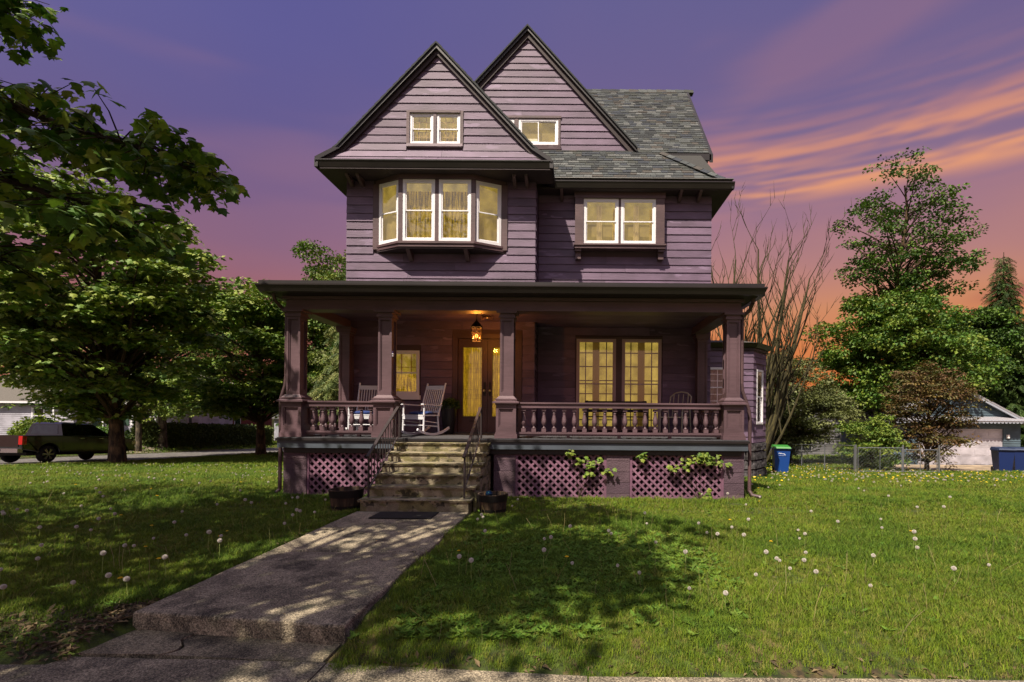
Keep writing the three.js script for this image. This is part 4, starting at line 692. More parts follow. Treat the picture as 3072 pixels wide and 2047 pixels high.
handrail(-3.3, 'wrought iron handrail on the rocking chair side of the steps'); handrail(-1.76, 'wrought iron handrail beside the pedestal next to the front door');
// ------------------------------------------------------------------ things on and about the porch
{ // rocking chairs
  const r = thing('rocking_chair', 'white slatted rocking chair with blue cushion between window and planter', 'rocking chair', -3.2, FLOOR, -1.0, -0.42, 'white rocking chairs on the porch');
  const rock = (x) => [...Array(13)].map((_, i) => { const a = lerp(-0.5, 0.47, i / 12); return V(x, 0.03 + 1.05 * (1 - Math.cos(a)), 1.05 * Math.sin(a) - 0.04); });
  for (const x of [-0.27, 0.27]) {
    const g = new G(); const p = rock(x); for (let i = 0; i < 12; i++) g.bar(p[i], p[i + 1], 0.035, 0.045); g.build('rocker', whitePaint, r);
    new G().cyl(V(x, 0.07, 0.26), V(x, 0.64, 0.24), 0.022, 0.018, 8, true).build('leg', whitePaint, r); new G().cyl(V(x * 0.9, 0.06, -0.24), V(x * 0.9, 0.42, -0.2), 0.02, 0.02, 8, true).build('leg', whitePaint, r);
    new G().bar(V(x, 0.65, 0.3), V(x * 0.92, 0.63, -0.3), 0.07, 0.022).build('arm', whitePaint, r);
    new G().cyl(V(x * 0.9, 0.36, -0.2), V(x * 0.9, 1.12, -0.46), 0.022, 0.018, 8, true).build('back_post', whitePaint, r);
    new G().cyl(V(x, 0.22, 0.25), V(x * 0.9, 0.18, -0.22), 0.011, 0.011, 6).cyl(V(x, 0.31, 0.25), V(x * 0.9, 0.26, -0.21), 0.011, 0.011, 6).build('side_stretcher', whitePaint, r);
  }
  new G().box(-0.28, 0.28, 0.41, 0.435, -0.22, 0.28).build('seat', whitePaint, r); new G().box(-0.27, 0.27, 0.34, 0.409, 0.25, 0.275).build('apron', whitePaint, r);
  const cu = new THREE.SphereGeometry(0.5, 18, 10); cu.scale(0.52, 0.09, 0.48); cu.translate(0, 0.47, 0.02); mesh('cushion', cu, blueCushion, r);
  new G().cyl(V(-0.27, 0.22, 0.255), V(0.27, 0.22, 0.255), 0.012, 0.012, 6).cyl(V(-0.24, 0.2, -0.22), V(0.24, 0.2, -0.22), 0.012, 0.012, 6).build('stretcher', whitePaint, r);
  const by = (t) => [lerp(0.46, 1.06, t), lerp(-0.235, -0.44, t)]; new G().bar(V(-0.24, 1.02, -0.425), V(0.24, 1.02, -0.425), 0.025, 0.09).build('top_rail', whitePaint, r); new G().bar(V(-0.24, 0.5, -0.25), V(0.24, 0.5, -0.25), 0.022, 0.05).build('lower_rail', whitePaint, r);
  for (let i = 0; i < 8; i++) { const x = -0.185 + i * 0.053; new G().bar(V(x, 0.5, -0.25), V(x, 0.99, -0.415), 0.022, 0.014, V(1, 0, 0)).build('slat', whitePaint, r); }
  copyOf(r, -4.42, FLOOR, -1.1, 0.15, 'white slatted rocking chair half hidden behind the porch baluster rail');
}
{ const p = thing('tall_planter', 'tall tapered black planter with a clipped green plant beside the front door', 'planter', -2.86, FLOOR, ZL + 0.34);
  new G().lathe([[0, 0], [0.1, 0], [0.115, 0.02], [0.165, 0.4], [0.172, 0.6], [0.165, 0.64], [0.155, 0.65], [0.15, 0.6], [0, 0.59]], 0, 0, 0, 28).build('pot', blackPot, p); const pl = part('plant', p); pl.userData.todo = 1; p.userData.plant = pl; }
{ // hanging lantern, lit
  const l = thing('porch_lantern', 'lit hexagonal glass porch lantern hanging before the front door', 'lantern', -2.07, 0, -1.02);
  const yb = 3.12, yt = 3.38, pts = (r, y) => [...Array(6)].map((_, i) => V(r * Math.cos(i * PI / 3 + 0.3), y, r * Math.sin(i * PI / 3 + 0.3))), a = pts(0.105, yb), b = pts(0.125, yt), c = pts(0.02, 3.54);
  const fr = new G(); for (let i = 0; i < 6; i++) { const j = (i + 1) % 6; fr.bar(a[i], b[i], 0.012, 0.012).bar(a[i], a[j], 0.014, 0.016).bar(b[i], b[j], 0.014, 0.02); for (const t of [0.33, 0.66]) fr.bar(a[i].clone().lerp(b[i], t), a[j].clone().lerp(b[j], t), 0.004, 0.006); fr.bar(a[i].clone().lerp(a[j], 0.5), b[i].clone().lerp(b[j], 0.5), 0.004, 0.006); } fr.build('cage', bronzeM, l);
  const cap = new G(); const b2 = pts(0.145, yt + 0.012), m2 = pts(0.085, 3.47); for (let i = 0; i < 6; i++) { const j = (i + 1) % 6; cap.quad(b2[i], m2[i], m2[j], b2[j]).quad(m2[i], c[i], c[j], m2[j]); } cap.cyl(V(0, 3.53, 0), V(0, 3.57, 0), 0.02, 0.012, 8, true).build('roof_cap', bronzeM, l);
  const pane = new G(); for (let i = 0; i < 6; i++) { const j = (i + 1) % 6; pane.quad(a[i].clone().multiply(V(0.96, 1, 0.96)), a[j].clone().multiply(V(0.96, 1, 0.96)), b[j].clone().multiply(V(0.96, 1, 0.96)), b[i].clone().multiply(V(0.96, 1, 0.96))); } pane.build('glass_panes', new THREE.MeshPhysicalMaterial({ color: 0xffe9b8, transmission: 1, roughness: 0.05, thickness: 0 }), l);
  new G().cyl(V(0, 3.56, 0), V(0, CEIL - 0.015, 0), 0.006, 0.006, 6).cyl(V(0, CEIL - 0.02, 0), V(0, CEIL - 0.001, 0), 0.05, 0.05, 12, true).build('chain', bronzeM, l);
  new G().geo(new THREE.SphereGeometry(0.03, 14, 10), new THREE.Matrix4().makeScale(1, 1.5, 1).setPosition(0, 3.22, 0)).build('bulb', std(0xffd9a0, 0.5, { emissive: new THREE.Color(1.3, 0.8, 0.25) }), l);
  const pt = new THREE.PointLight(0xffa850, 1.6, 0, 2); pt.position.set(0, 3.22, 0); pt.castShadow = true; pt.shadow.radius = 2; l.add(pt);
}
{ const f = thing('motion_floodlight', 'small two lamp motion floodlight fixed to the porch ceiling', 'floodlight', -1.93, CEIL, -1.5);
  new G().cyl(V(0, -0.03, 0), V(0, 0, 0), 0.06, 0.06, 16, true).build('base', darkTrim, f); new G().geo(new THREE.SphereGeometry(0.018, 10, 8), new THREE.Matrix4().makeTranslation(0, -0.05, 0.03)).build('sensor', sashM, f);
  for (const s of [-1, 1]) new G().cyl(V(s * 0.03, -0.03, 0), V(s * 0.11, -0.065, 0.06), 0.022, 0.05, 12, true).build('lamp_head', trimM, f); }
{ const o = thing('column_ornament', 'tiny white ornament with a dark purple cap hung on a porch column', 'ornament', -3.49, 2.72, -0.1);
  new G().geo(new THREE.SphereGeometry(0.026, 12, 10)).cyl(V(0, -0.05, 0), V(0, -0.02, 0), 0.012, 0.016, 8).build('body', sashM, o); new G().cyl(V(0, 0.012, 0), V(0, 0.05, 0), 0.028, 0.02, 10, true).build('cap', std(0x3a2450, 0.7), o); }
function tub(x, z, s, label) {
  const b = thing('barrel_planter', label, 'planter', x, groundY(x, z), z, 0, 'half barrel planters by the steps');
  const n = 18, prof = (t) => 0.215 + 0.045 * t, woods = [0x7a6450, 0x6a5644, 0x86705a].map((c) => std(c, 0.85, { map: barkTex }));
  for (let i = 0; i < n; i++) { const a = i / n * 2 * PI + 0.006, c = (i + 1) / n * 2 * PI - 0.006, g = new G(), q = (r, an, y) => V(r * Math.cos(an), y, r * Math.sin(an)); g.hex([q(prof(0) - 0.03, c, 0), q(prof(0) - 0.03, a, 0), q(prof(1) - 0.03, a, 0.34), q(prof(1) - 0.03, c, 0.34), q(prof(0), c, 0), q(prof(0), a, 0), q(prof(1), a, 0.34), q(prof(1), c, 0.34)]); g.build('stave', woods[i % 3], b); }
  for (const [y0, y1] of [[0.05, 0.09], [0.22, 0.33]]) new G().geo(new THREE.CylinderGeometry(prof(y1 / 0.34) + 0.004, prof(y0 / 0.34) + 0.004, y1 - y0, 36, 1, true), new THREE.Matrix4().makeTranslation(0, (y0 + y1) / 2, 0)).build('hoop', std(0x1c1a1a, 0.55, { metalness: 0.4 }), b);
  new G().cyl(V(0, 0.2, 0), V(0, 0.27, 0), 0.225, 0.23, 24, true).build('soil', std(0xa08c74, 1, { map: stoneTex }), b); b.scale.setScalar(s); return b;
}
tub(-3.72, 1.27, 1.02, 'dark half barrel planter of leaf litter beside the lattice and steps'); tub(-1.3, 1.42, 0.93, 'dark half barrel planter holding a blue glass ball by the steps');
{ const m = mesh('gazing_ball', new THREE.SphereGeometry(0.06, 24, 16), new THREE.MeshPhysicalMaterial({ color: 0x14405e, roughness: 0.1, metalness: 0.6 })); m.position.set(-1.36, groundY(-1.3, 1.42) + 0.305, 1.44); tag(m, 'shiny blue glass ball lying in a half barrel planter', 'ball'); }
{ const m = new G().box(-2.98, -2.08, 0.058, 0.07, 1.72, 2.18).build('door_mat', std(0x232428, 0.95, { map: clothTex })); tag(m, 'black rubber mat lying on the walk below the steps', 'mat'); }
{ // settle and table seen behind the balusters
  const b = thing('porch_bench', 'dark wooden porch bench under the tall lit windows', 'bench', 1.0, FLOOR, ZR + 0.5); const wd = std(0x3d2a24, 0.6, { map: barkTex });
  for (let i = 0; i < 4; i++) new G().box(-0.75, 0.75, 0.4, 0.425, -0.12 + i * 0.1, -0.03 + i * 0.1).build('seat_slat', wd, b); for (let i = 0; i < 3; i++) new G().box(-0.75, 0.75, 0.52 + i * 0.1, 0.59 + i * 0.1, -0.2, -0.175).build('back_slat', wd, b);
  for (const x of [-0.7, 0.7]) { for (const z of [-0.17, 0.25]) new G().box(x - 0.03, x + 0.03, 0, z < 0 ? 0.8 : 0.6, z - 0.03, z + 0.03).build('leg', wd, b); new G().box(x - 0.04, x + 0.04, 0.601, 0.625, -0.14, 0.3).build('arm', std(0xb8b4b0, 0.6), b); }
  const c = thing('metal_armchair', 'pale metal armchair with curved arms at the end of the porch', 'armchair', 2.35, FLOOR, ZR + 0.75, -0.6); const pm = std(0xa9a493, 0.5);
  for (const x of [-0.27, 0.27]) new G().path([V(x, 0, 0.26), V(x, 0.55, 0.24), V(x, 0.63, 0.14), V(x, 0.63, -0.1), V(x, 0.6, -0.24), V(x * 0.95, 0.9, -0.34)], 0.016, 7).build('arm', pm, c);
  new G().path([V(-0.26, 0.9, -0.34), V(-0.15, 0.99, -0.37), V(0, 1.02, -0.38), V(0.15, 0.99, -0.37), V(0.26, 0.9, -0.34)], 0.016, 7).build('top_rail', pm, c); for (const x of [-0.27, 0.27]) new G().cyl(V(x, 0, -0.3), V(x, 0.62, -0.22), 0.015, 0.015, 7).build('leg', pm, c);
  new G().box(-0.26, 0.26, 0.4, 0.425, -0.24, 0.24).build('seat', pm, c); for (let i = 0; i < 4; i++) new G().bar(V(-0.18 + i * 0.12, 0.43, -0.25), V(-0.18 + i * 0.12, 0.96, -0.36), 0.03, 0.012, V(1, 0, 0)).build('slat', pm, c);
}
// ------------------------------------------------------------------ plants: shared leaf shapes
function kite(g, len, wid, M, fold = 0.25) {                          // a folded pointed leaf along +x
  const p = [V(0, 0, 0), V(len * 0.45, fold * wid, wid / 2), V(len, -len * 0.08, 0), V(len * 0.45, fold * wid, -wid / 2)].map((q) => q.applyMatrix4(M)); g.tri(p[0], p[1], p[2]).tri(p[0], p[2], p[3]);
}
function maple(g, s, M) {                                             // a five-lobed leaf, stalk at the origin, pointing along +x
  const o = [[0, 0.0], [0.02, 0.28], [0.2, 0.5], [0.27, 0.36], [0.42, 0.34], [0.62, 0.48], [0.66, 0.2], [0.76, 0.16], [1, 0]], pts = [...o, ...o.slice(1, -1).reverse().map(([x, z]) => [x, -z])].map(([x, z]) => V(x * s, (-0.5 * z * z - 0.12 * x * x + 0.08 * Math.abs(z)) * s, z * s).applyMatrix4(M)), c = V(0.4 * s, 0.03 * s, 0).applyMatrix4(M);
  for (let i = 0; i < pts.length; i++) g.tri(c, pts[i], pts[(i + 1) % pts.length]);
}
function sprayGeo(seed, n, len, wid, reach, lobed) {                  // a small flat twig of leaves
  const r = rng(seed), g = new G(), E = new THREE.Euler();
  for (let i = 0; i < n; i++) { const a = r() * 2 * PI, d = reach * Math.sqrt(r()), M = new THREE.Matrix4().makeRotationFromEuler(E.set((r() - 0.5) * 1.1, a + (r() - 0.5) * 1.4, (r() - 0.5) * 0.9 - 0.3)); M.setPosition(d * Math.cos(a), (r() - 0.5) * reach * 0.45, -d * Math.sin(a)); const k = 0.75 + r() * 0.5; lobed ? maple(g, len * k, M) : kite(g, len * k, wid * k, M); }
  return g.get();
}
const sprayMaple = sprayGeo(5, 7, 0.15, 0, 0.22, true), sprayBroad = sprayGeo(6, 9, 0.16, 0.12, 0.26), spraySmall = sprayGeo(7, 12, 0.085, 0.055, 0.2), sprayFar = sprayGeo(8, 9, 0.2, 0.15, 0.36);
const sprayNeedle = (() => { const r = rng(77), g = new G(); for (let i = 0; i < 34; i++) { const t = i / 34, M = new THREE.Matrix4().makeRotationFromEuler(new THREE.Euler((r() - 0.5) * 1.2, (i % 2 ? 1 : -1) * (0.7 + r() * 0.4), (r() - 0.5) * 0.5)); M.setPosition(t * 0.5, -0.14 * t * t, (r() - 0.5) * 0.02); kite(g, 0.15 * (1.1 - 0.5 * t), 0.028, M, 0.1); } return g.get(); })();
const singleMaple = (() => { const g = new G(); maple(g, 1, new THREE.Matrix4()); return g.get(); })();
const leafy = [[0.13, 0.23, 0.022], [0.18, 0.28, 0.026], [0.23, 0.31, 0.032], [0.09, 0.18, 0.02], [0.27, 0.33, 0.05]];
const greens = { maple: [[0.058, 0.143, 0.014], [0.091, 0.195, 0.017], [0.130, 0.234, 0.019], [0.046, 0.117, 0.014], [0.104, 0.182, 0.024]], lime: [[0.21, 0.27, 0.03], [0.130, 0.221, 0.022], [0.169, 0.247, 0.024], [0.091, 0.182, 0.019], [0.195, 0.260, 0.036]], spruce: [[0.169, 0.220, 0.055], [0.237, 0.270, 0.078], [0.101, 0.152, 0.047], [0.287, 0.304, 0.094]], dark: [[0.039, 0.091, 0.017], [0.065, 0.130, 0.019], [0.091, 0.156, 0.024]], bronze: [[0.130, 0.072, 0.022], [0.117, 0.104, 0.019], [0.169, 0.117, 0.024], [0.091, 0.091, 0.017], [0.143, 0.078, 0.024]], olive: [[0.130, 0.156, 0.036], [0.182, 0.208, 0.060], [0.091, 0.117, 0.030], [0.221, 0.247, 0.096]], hedge: [[0.091, 0.130, 0.022], [0.130, 0.169, 0.026], [0.065, 0.104, 0.017]] };
function instanced(name, geo, mat, list, palette, r, parent, jitter = 0.25) {
  const im = new THREE.InstancedMesh(geo, mat, list.length), c = new THREE.Color(); im.name = parent === scene ? numbered(name) : name; im.castShadow = im.receiveShadow = true;
  list.forEach((m, i) => { im.setMatrixAt(i, m); const p = palette[Math.floor(r() * palette.length)], k = 1 + (r() - 0.5) * 2 * jitter; im.setColorAt(i, c.setRGB(p[0] * k, p[1] * k, p[2] * k)); });
  im.userData.kind = 'stuff'; parent.add(im); return im;
}
const compose = (p, e, s) => new THREE.Matrix4().compose(p, new THREE.Quaternion().setFromEuler(e), V(s, s, s));

function makeTree(o) {
  const r = rng(o.seed), y0 = o.y ?? groundY(o.x, o.z), t = thing(o.name, o.label, o.category ?? 'tree', o.x, y0 - 0.05, o.z, 0, o.group);
  const { rx, ry, rz } = o.crown, cc = V(o.crown.x ?? 0, o.crown.y, o.crown.z ?? 0), top = cc.y + ry * 0.75, wood = new G(), limbs = new G();
  const axis = (h) => V((cc.x) * sm(clamp(h / top, 0, 1)) + 0.12 * Math.sin(h * 0.9 + o.seed) * (h / top), h, cc.z * sm(clamp(h / top, 0, 1)) + 0.12 * Math.cos(h * 0.8 + o.seed) * (h / top)), rad = (h) => o.trunkR * (1 - 0.82 * h / top) + 0.25 * o.trunkR * Math.exp(-h * 3 / Math.max(1, o.trunkR * 6));
  for (let i = 0; i < 12; i++) { const a = i / 12 * top, b = (i + 1) / 12 * top; wood.cyl(axis(a), axis(b), rad(a), rad(b), 11); }
  const tips = [];
  for (let i = 0; i < o.clumps; i++) {
    const u = r() * 2 * PI, w = (r() * 2 - 1), q = Math.sqrt(1 - w * w), lobe = 0.72 + 0.5 * fbm(u * 1.2 + 9, w * 2.2 + 9, o.seed, 2), rr = Math.cbrt(lerp(o.core ?? 0.12, 1, r())) * lobe;
    const p = V(cc.x + rx * q * Math.cos(u) * rr, cc.y + ry * w * rr, cc.z + rz * q * Math.sin(u) * rr); if (p.y < (o.minY ?? 1.5)) continue; tips.push(p);
    const hb = clamp(p.y - (0.35 + 0.5 * r()) * Math.hypot(p.x - cc.x, p.z - cc.z) - 0.4, o.fork ?? 1.6, top * 0.97), a = axis(hb), m = a.clone().lerp(p, 0.5).add(V((r() - 0.5) * 0.5, 0.12 * a.distanceTo(p), (r() - 0.5) * 0.5)), r0 = Math.min(rad(hb) * 0.6, 0.02 + a.distanceTo(p) * 0.014);
    const pts = [0, 0.25, 0.5, 0.75, 1].map((k) => a.clone().multiplyScalar((1 - k) ** 2).addScaledVector(m, 2 * k * (1 - k)).addScaledVector(p, k * k)); limbs.path(pts, r0, 5, 0.2);
  }
  wood.build('trunk', o.bark ?? bark, t); const lm = limbs.build('limbs', o.bark ?? bark, t); lm.userData.kind = 'stuff';
  const list = [], E = new THREE.Euler();
  for (const p of tips) { const cr = o.clumpR * (0.7 + 0.6 * r()), n = Math.round(o.per * (0.6 + 0.8 * r())); for (let i = 0; i < n; i++) { const a = r() * 2 * PI, d = cr * Math.sqrt(r()), q = V(p.x + d * Math.cos(a), p.y + (r() + r() - 1) * cr * (o.flat ?? 0.5) - 0.18 * d * d / cr, p.z + d * Math.sin(a)); list.push(compose(q, E.set((r() - 0.5) * 0.9, r() * 2 * PI, (r() - 0.5) * 0.9), (o.leaf ?? 1) * (0.75 + r() * 0.5))); } }
  instanced('crown', o.spray, leafMat, list, o.palette, r, t); return t;
}
// --- shade maple on the left, whose branch hangs into the picture
{
  const r = rng(909), t = thing('shade_maple', 'big shade maple whose leafy branch hangs over the lawn', 'tree', -8.9, 0, 6.6), off = V(8.9, 0, -6.6), L = (x, y, z) => V(x, y, z).add(off);
  const wood = new G(); [[0, 0.34], [1, 0.27], [2.6, 0.24], [4.4, 0.2], [7, 0.12], [9.5, 0.04]].forEach(([h, q], i, a) => { if (i < a.length - 1) wood.cyl(V(0.1 * i, h, -0.1 * i), V(0.1 * (i + 1), a[i + 1][0], -0.1 * (i + 1)), q, a[i + 1][1], 12); }); wood.build('trunk', bark, t);
  const limbs = [
    [[-8.70, 4.90, 6.20], [-7.60, 5.35, 4.80], [-6.35, 4.95, 4.25], [-5.50, 4.62, 4.20], [-4.85, 4.42, 4.20], [-4.35, 4.32, 4.25], [-4.02, 4.10, 4.30]],
    [[-8.60, 4.50, 6.20], [-7.40, 4.70, 5.00], [-6.30, 4.25, 4.60], [-5.50, 3.85, 4.50], [-4.90, 3.60, 4.50], [-4.50, 3.42, 4.50]],
    [[-8.60, 6.00, 6.20], [-7.60, 6.40, 4.90], [-6.60, 6.05, 4.40], [-6.10, 5.75, 4.30]],
    [[-8.70, 3.90, 6.20], [-7.60, 4.10, 5.20], [-6.60, 3.65, 4.90], [-5.80, 3.20, 4.80], [-5.30, 2.95, 4.80]],
    [[-8.70, 5.60, 6.00], [-7.70, 5.70, 4.40], [-6.70, 5.20, 3.60], [-5.70, 4.90, 3.30], [-5.00, 4.70, 3.20]],
  ];
  const lg = new G(), leaves = [], E = new THREE.Euler();
  for (const lm of limbs) {
    const cv = new THREE.CatmullRomCurve3(lm.map((p) => L(...p))), N = 34, pts = cv.getPoints(N); lg.path(pts, 0.055, 7, 0.12);
    for (let i = 6; i <= N; i++) for (let k = 0; k < 4; k++) {
      const p = pts[i], dirA = r() * 2 * PI, len = (0.3 + 0.5 * r()) * (i > N - 4 ? 0.7 : 1), q = p.clone().add(V(len * Math.cos(dirA) * 0.9 + 0.12, -0.1 - 0.22 * r() * len / 0.5 + (r() < 0.3 ? 0.22 : 0), len * Math.sin(dirA)));
      const mid = p.clone().lerp(q, 0.5).add(V(0, 0.06, 0)); lg.path([p, mid, q], 0.009, 4, 0.4);
      const n = 9; for (let j = 0; j < n; j++) { const b = (j % 2 ? mid.clone().lerp(q, r()) : q.clone()).add(V((r() - 0.5) * 0.2, (r() - 0.6) * 0.13, (r() - 0.5) * 0.2)); leaves.push(compose(b, E.set((r() - 0.5) * 1.0, r() * 2 * PI, -0.25 - r() * 0.7), 0.085 + 0.075 * r())); }
    }
  }
  // the rest of the crown, over and behind the camera's left
  for (let i = 0; i < 62; i++) { const u = r() * 2 * PI, w = r() * 2 - 1, q = Math.sqrt(1 - w * w), rr = Math.cbrt(lerp(0.2, 1, r())), p = L(-10.2 + 3.9 * q * Math.cos(u) * rr, 7.6 + 2.6 * w * rr, 6.2 + 3.6 * q * Math.sin(u) * rr); lg.path([V(0.3, clamp(p.y - 2, 4, 8), -0.3), p.clone().lerp(V(0.3, 6, -0.3), 0.4), p], 0.04, 5, 0.2); for (let j = 0; j < 55; j++) { const a = r() * 2 * PI, d = 1.05 * Math.sqrt(r()); leaves.push(compose(V(p.x + d * Math.cos(a), p.y + (r() - 0.5) * 0.7, p.z + d * Math.sin(a)), E.set((r() - 0.5) * 1.0, r() * 2 * PI, -0.2 - r() * 0.5), 0.13 + 0.08 * r())); } }
  const lm = lg.build('limbs', bark, t); lm.userData.kind = 'stuff';
  instanced('crown', singleMaple, leafMat, leaves, [...greens.maple, ...leafy], r, t);
}
// --- street tree behind the camera: its crown dapples the walk
makeTree({ name: 'street_maple', label: 'tall street maple shading the garden walk from the kerb', x: -6.2, z: 13.2, seed: 31, trunkR: 0.24, crown: { x: 1.6, y: 8.4, z: -4.7, rx: 3.5, ry: 1.9, rz: 3.5 }, clumps: 56, per: 21, clumpR: 0.78, spray: sprayMaple, palette: greens.maple, minY: 5.5, fork: 4, core: 0.3 });

// --- trees along the side street on the left
makeTree({ name: 'young_maple', label: 'round maple growing at the kerb beside the black pickup', x: -21.6, z: -13.9, seed: 101, trunkR: 0.3, crown: { x: -1.4, y: 8.2, rx: 5.6, ry: 6.2, rz: 4.6 }, clumps: 150, per: 62, clumpR: 1.15, spray: sprayMaple, leaf: 1.25, palette: leafy, minY: 2.2, fork: 2, flat: 0.34, group: 'maples along the side street' });
makeTree({ name: 'young_maple', label: 'maple in front of the clipped hedge with a low side branch', x: -21.4, z: -24.2, seed: 102, trunkR: 0.28, crown: { x: -0.4, y: 7.4, rx: 4.9, ry: 5.4, rz: 4.6 }, clumps: 120, per: 56, clumpR: 1.15, spray: sprayMaple, leaf: 1.3, palette: leafy, minY: 2.4, fork: 2.2, flat: 0.36, group: 'maples along the side street' });
makeTree({ name: 'young_maple', label: 'pale green maple across the street at the end of the hedge', x: -33.4, z: -30.4, seed: 103, trunkR: 0.34, crown: { x: 0.5, y: 9, rx: 5.6, ry: 6, rz: 5 }, clumps: 90, per: 46, clumpR: 1.4, spray: sprayFar, palette: greens.lime, minY: 3, fork: 2.5, bark: barkGrey, group: 'maples along the side street' });
makeTree({ name: 'leafy_tree', label: 'leafy tree rising above the porch roof beside the maples', x: -17.4, z: -24.5, seed: 104, trunkR: 0.22, crown: { y: 8.4, rx: 3.6, ry: 6.6, rz: 3.4 }, clumps: 80, per: 46, clumpR: 1.05, spray: sprayBroad, leaf: 1.2, palette: [...greens.lime, ...greens.maple], minY: 1.2, group: 'trees behind the house' });
makeTree({ name: 'leafy_tree', label: 'slim tree with loose upright twigs behind the porch corner', x: -14.4, z: -22.5, seed: 105, trunkR: 0.18, crown: { y: 7.6, rx: 2.6, ry: 6.2, rz: 2.6 }, clumps: 56, per: 38, clumpR: 0.85, spray: sprayBroad, palette: [...greens.lime, ...greens.olive], minY: 1.2, group: 'trees behind the house' });
makeTree({ name: 'leafy_tree', label: 'dark small leaved tree close against the upper house corner', x: -10.6, z: -16.5, seed: 106, trunkR: 0.16, crown: { y: 6.5, rx: 2.0, ry: 4.6, rz: 1.8 }, clumps: 48, per: 30, clumpR: 0.7, spray: spraySmall, leaf: 1.3, palette: greens.dark, minY: 1.2, group: 'trees behind the house' });
// --- spruces
function spruce(x, z, h, rb, seed, label, pal, group, y) {
  const r = rng(seed), t = thing('spruce_tree', label, 'tree', x, (y ?? groundY(x, z)) - 0.05, z, 0, group), wood = new G().cyl(V(0, 0, 0), V(0, h, 0), rb * 0.06 + 0.06, 0.02, 9), lg = new G(), list = [], E = new THREE.Euler();
  for (let y = 0.5; y < h - 0.15;) { const R = rb * (1 - y / h) ** 0.85 + 0.12, n = Math.round(4 + R * 2.6), ph = r() * 6; for (let i = 0; i < n; i++) { const a = ph + i / n * 2 * PI + (r() - 0.5) * 0.5, len = R * (0.75 + 0.4 * r()), tip = V(len * Math.cos(a), y - 0.16 * len + 0.08, len * Math.sin(a)), m = V(0.55 * len * Math.cos(a), y - 0.14 * len, 0.55 * len * Math.sin(a)); lg.path([V(0, y + 0.12, 0), m, tip], 0.018, 4, 0.3); for (let d = 0.15; d < len; d += 0.16) for (let k = 0; k < 3; k++) { const f = d / len, p = V(d * Math.cos(a), y + 0.05 - 0.15 * d, d * Math.sin(a)).add(V((r() - 0.5) * 0.22, -r() * 0.14, (r() - 0.5) * 0.22)); list.push(compose(p, E.set((r() - 0.5) * 0.9, -a + (k - 1) * 0.75 + (r() - 0.5) * 0.5, -0.25 - r() * 0.4, 'YXZ'), 0.7 + r() * 0.6)); } } y += 0.3 + 0.12 * r(); }
  wood.build('trunk', bark, t); lg.build('limbs', bark, t).userData.kind = 'stuff'; instanced('crown', sprayNeedle, leafMat, list, pal, r, t);
}
spruce(-9.7, -12.6, 9.2, 2.3, 201, 'yellow green spruce with drooping boughs beside the porch', greens.spruce, 'spruce trees');
spruce(29.4, -24.4, 14.4, 2.6, 202, 'tall narrow dark spruce standing beyond the garage roof', greens.dark, 'spruce trees');
// --- right-hand garden
{ // bare many-stemmed tree behind the side bay
  const r = rng(55), t = thing('bare_tree', 'bare tree of upright grey green stems behind the side bay', 'tree', 8.5, groundY(8.5, -14) - 0.05, -14.0), g = new G(); const st = part('stems', t); let lg = new G();
  function grow(p, d, len, rad, depth, sink) { let a = p.clone(), dir = d.clone(); const seg = depth > 2 ? 7 : 4, pts = [a.clone()]; for (let i = 0; i < seg; i++) { dir.add(V((r() - 0.5) * 0.17, 0.1, (r() - 0.5) * 0.17)).normalize(); a = a.clone().addScaledVector(dir, len / seg); pts.push(a); if (depth > 0 && i > 0 && r() < (depth > 2 ? 0.95 : 0.75)) { const k = r() * 2 * PI, side = V(Math.cos(k), 0.35, Math.sin(k)).multiplyScalar(0.55 + 0.25 * r()); grow(a, dir.clone().add(side).normalize(), len * (depth > 2 ? 0.42 - 0.035 * i : 0.4) * (0.8 + 0.5 * r()), rad * (1 - i / seg) * 0.55 + 0.009, depth - 1, sink); } } sink.path(pts, rad, depth > 2 ? 8 : 5, 0.22); }
  for (const [dx, dz, len, rad] of [[-0.3, 0.05, 9.2, 0.15], [-0.2, 0.12, 8.6, 0.12], [-0.11, -0.1, 10.2, 0.16], [0.02, 0.1, 10.4, 0.16], [0.1, 0.12, 9.8, 0.13], [0.16, -0.05, 9.8, 0.17], [0.28, 0.05, 9.2, 0.15], [-0.42, 0.05, 7.4, 0.1], [0.4, 0, 8.0, 0.11], [0.5, 0.1, 6.6, 0.08], [-0.24, -0.06, 8.4, 0.08], [-0.05, 0.02, 9.2, 0.1], [0.22, 0.1, 8.8, 0.09], [0.34, -0.08, 7.6, 0.08], [-0.36, 0.1, 7.8, 0.07]]) { const sg = new G(); grow(V(dx * 0.7, 0, dz), V(dx, 1, dz).normalize(), len, rad, 3, sg); sg.build('stem', barkGreen, st); }
}
makeTree({ name: 'garden_tree', label: 'tall open tree with wind blown sparse leaves against the sunset', x: 20.6, z: -23.5, seed: 301, trunkR: 0.3, crown: { x: 1.4, y: 14.4, rx: 4.2, ry: 5.4, rz: 3.6 }, clumps: 92, per: 15, clumpR: 0.9, spray: sprayBroad, leaf: 1.25, palette: [...greens.dark, ...greens.maple], minY: 8, fork: 6, group: 'trees of the right hand garden' });
makeTree({ name: 'garden_tree', label: 'dense bright green tree massed below the tall open tree', x: 20.4, z: -21.4, seed: 302, trunkR: 0.3, crown: { x: -0.5, y: 6.6, rx: 4.5, ry: 4.0, rz: 3.6 }, clumps: 120, per: 50, clumpR: 1.0, spray: sprayBroad, leaf: 1.2, palette: [...greens.maple, ...greens.lime], minY: 2, group: 'trees of the right hand garden' });
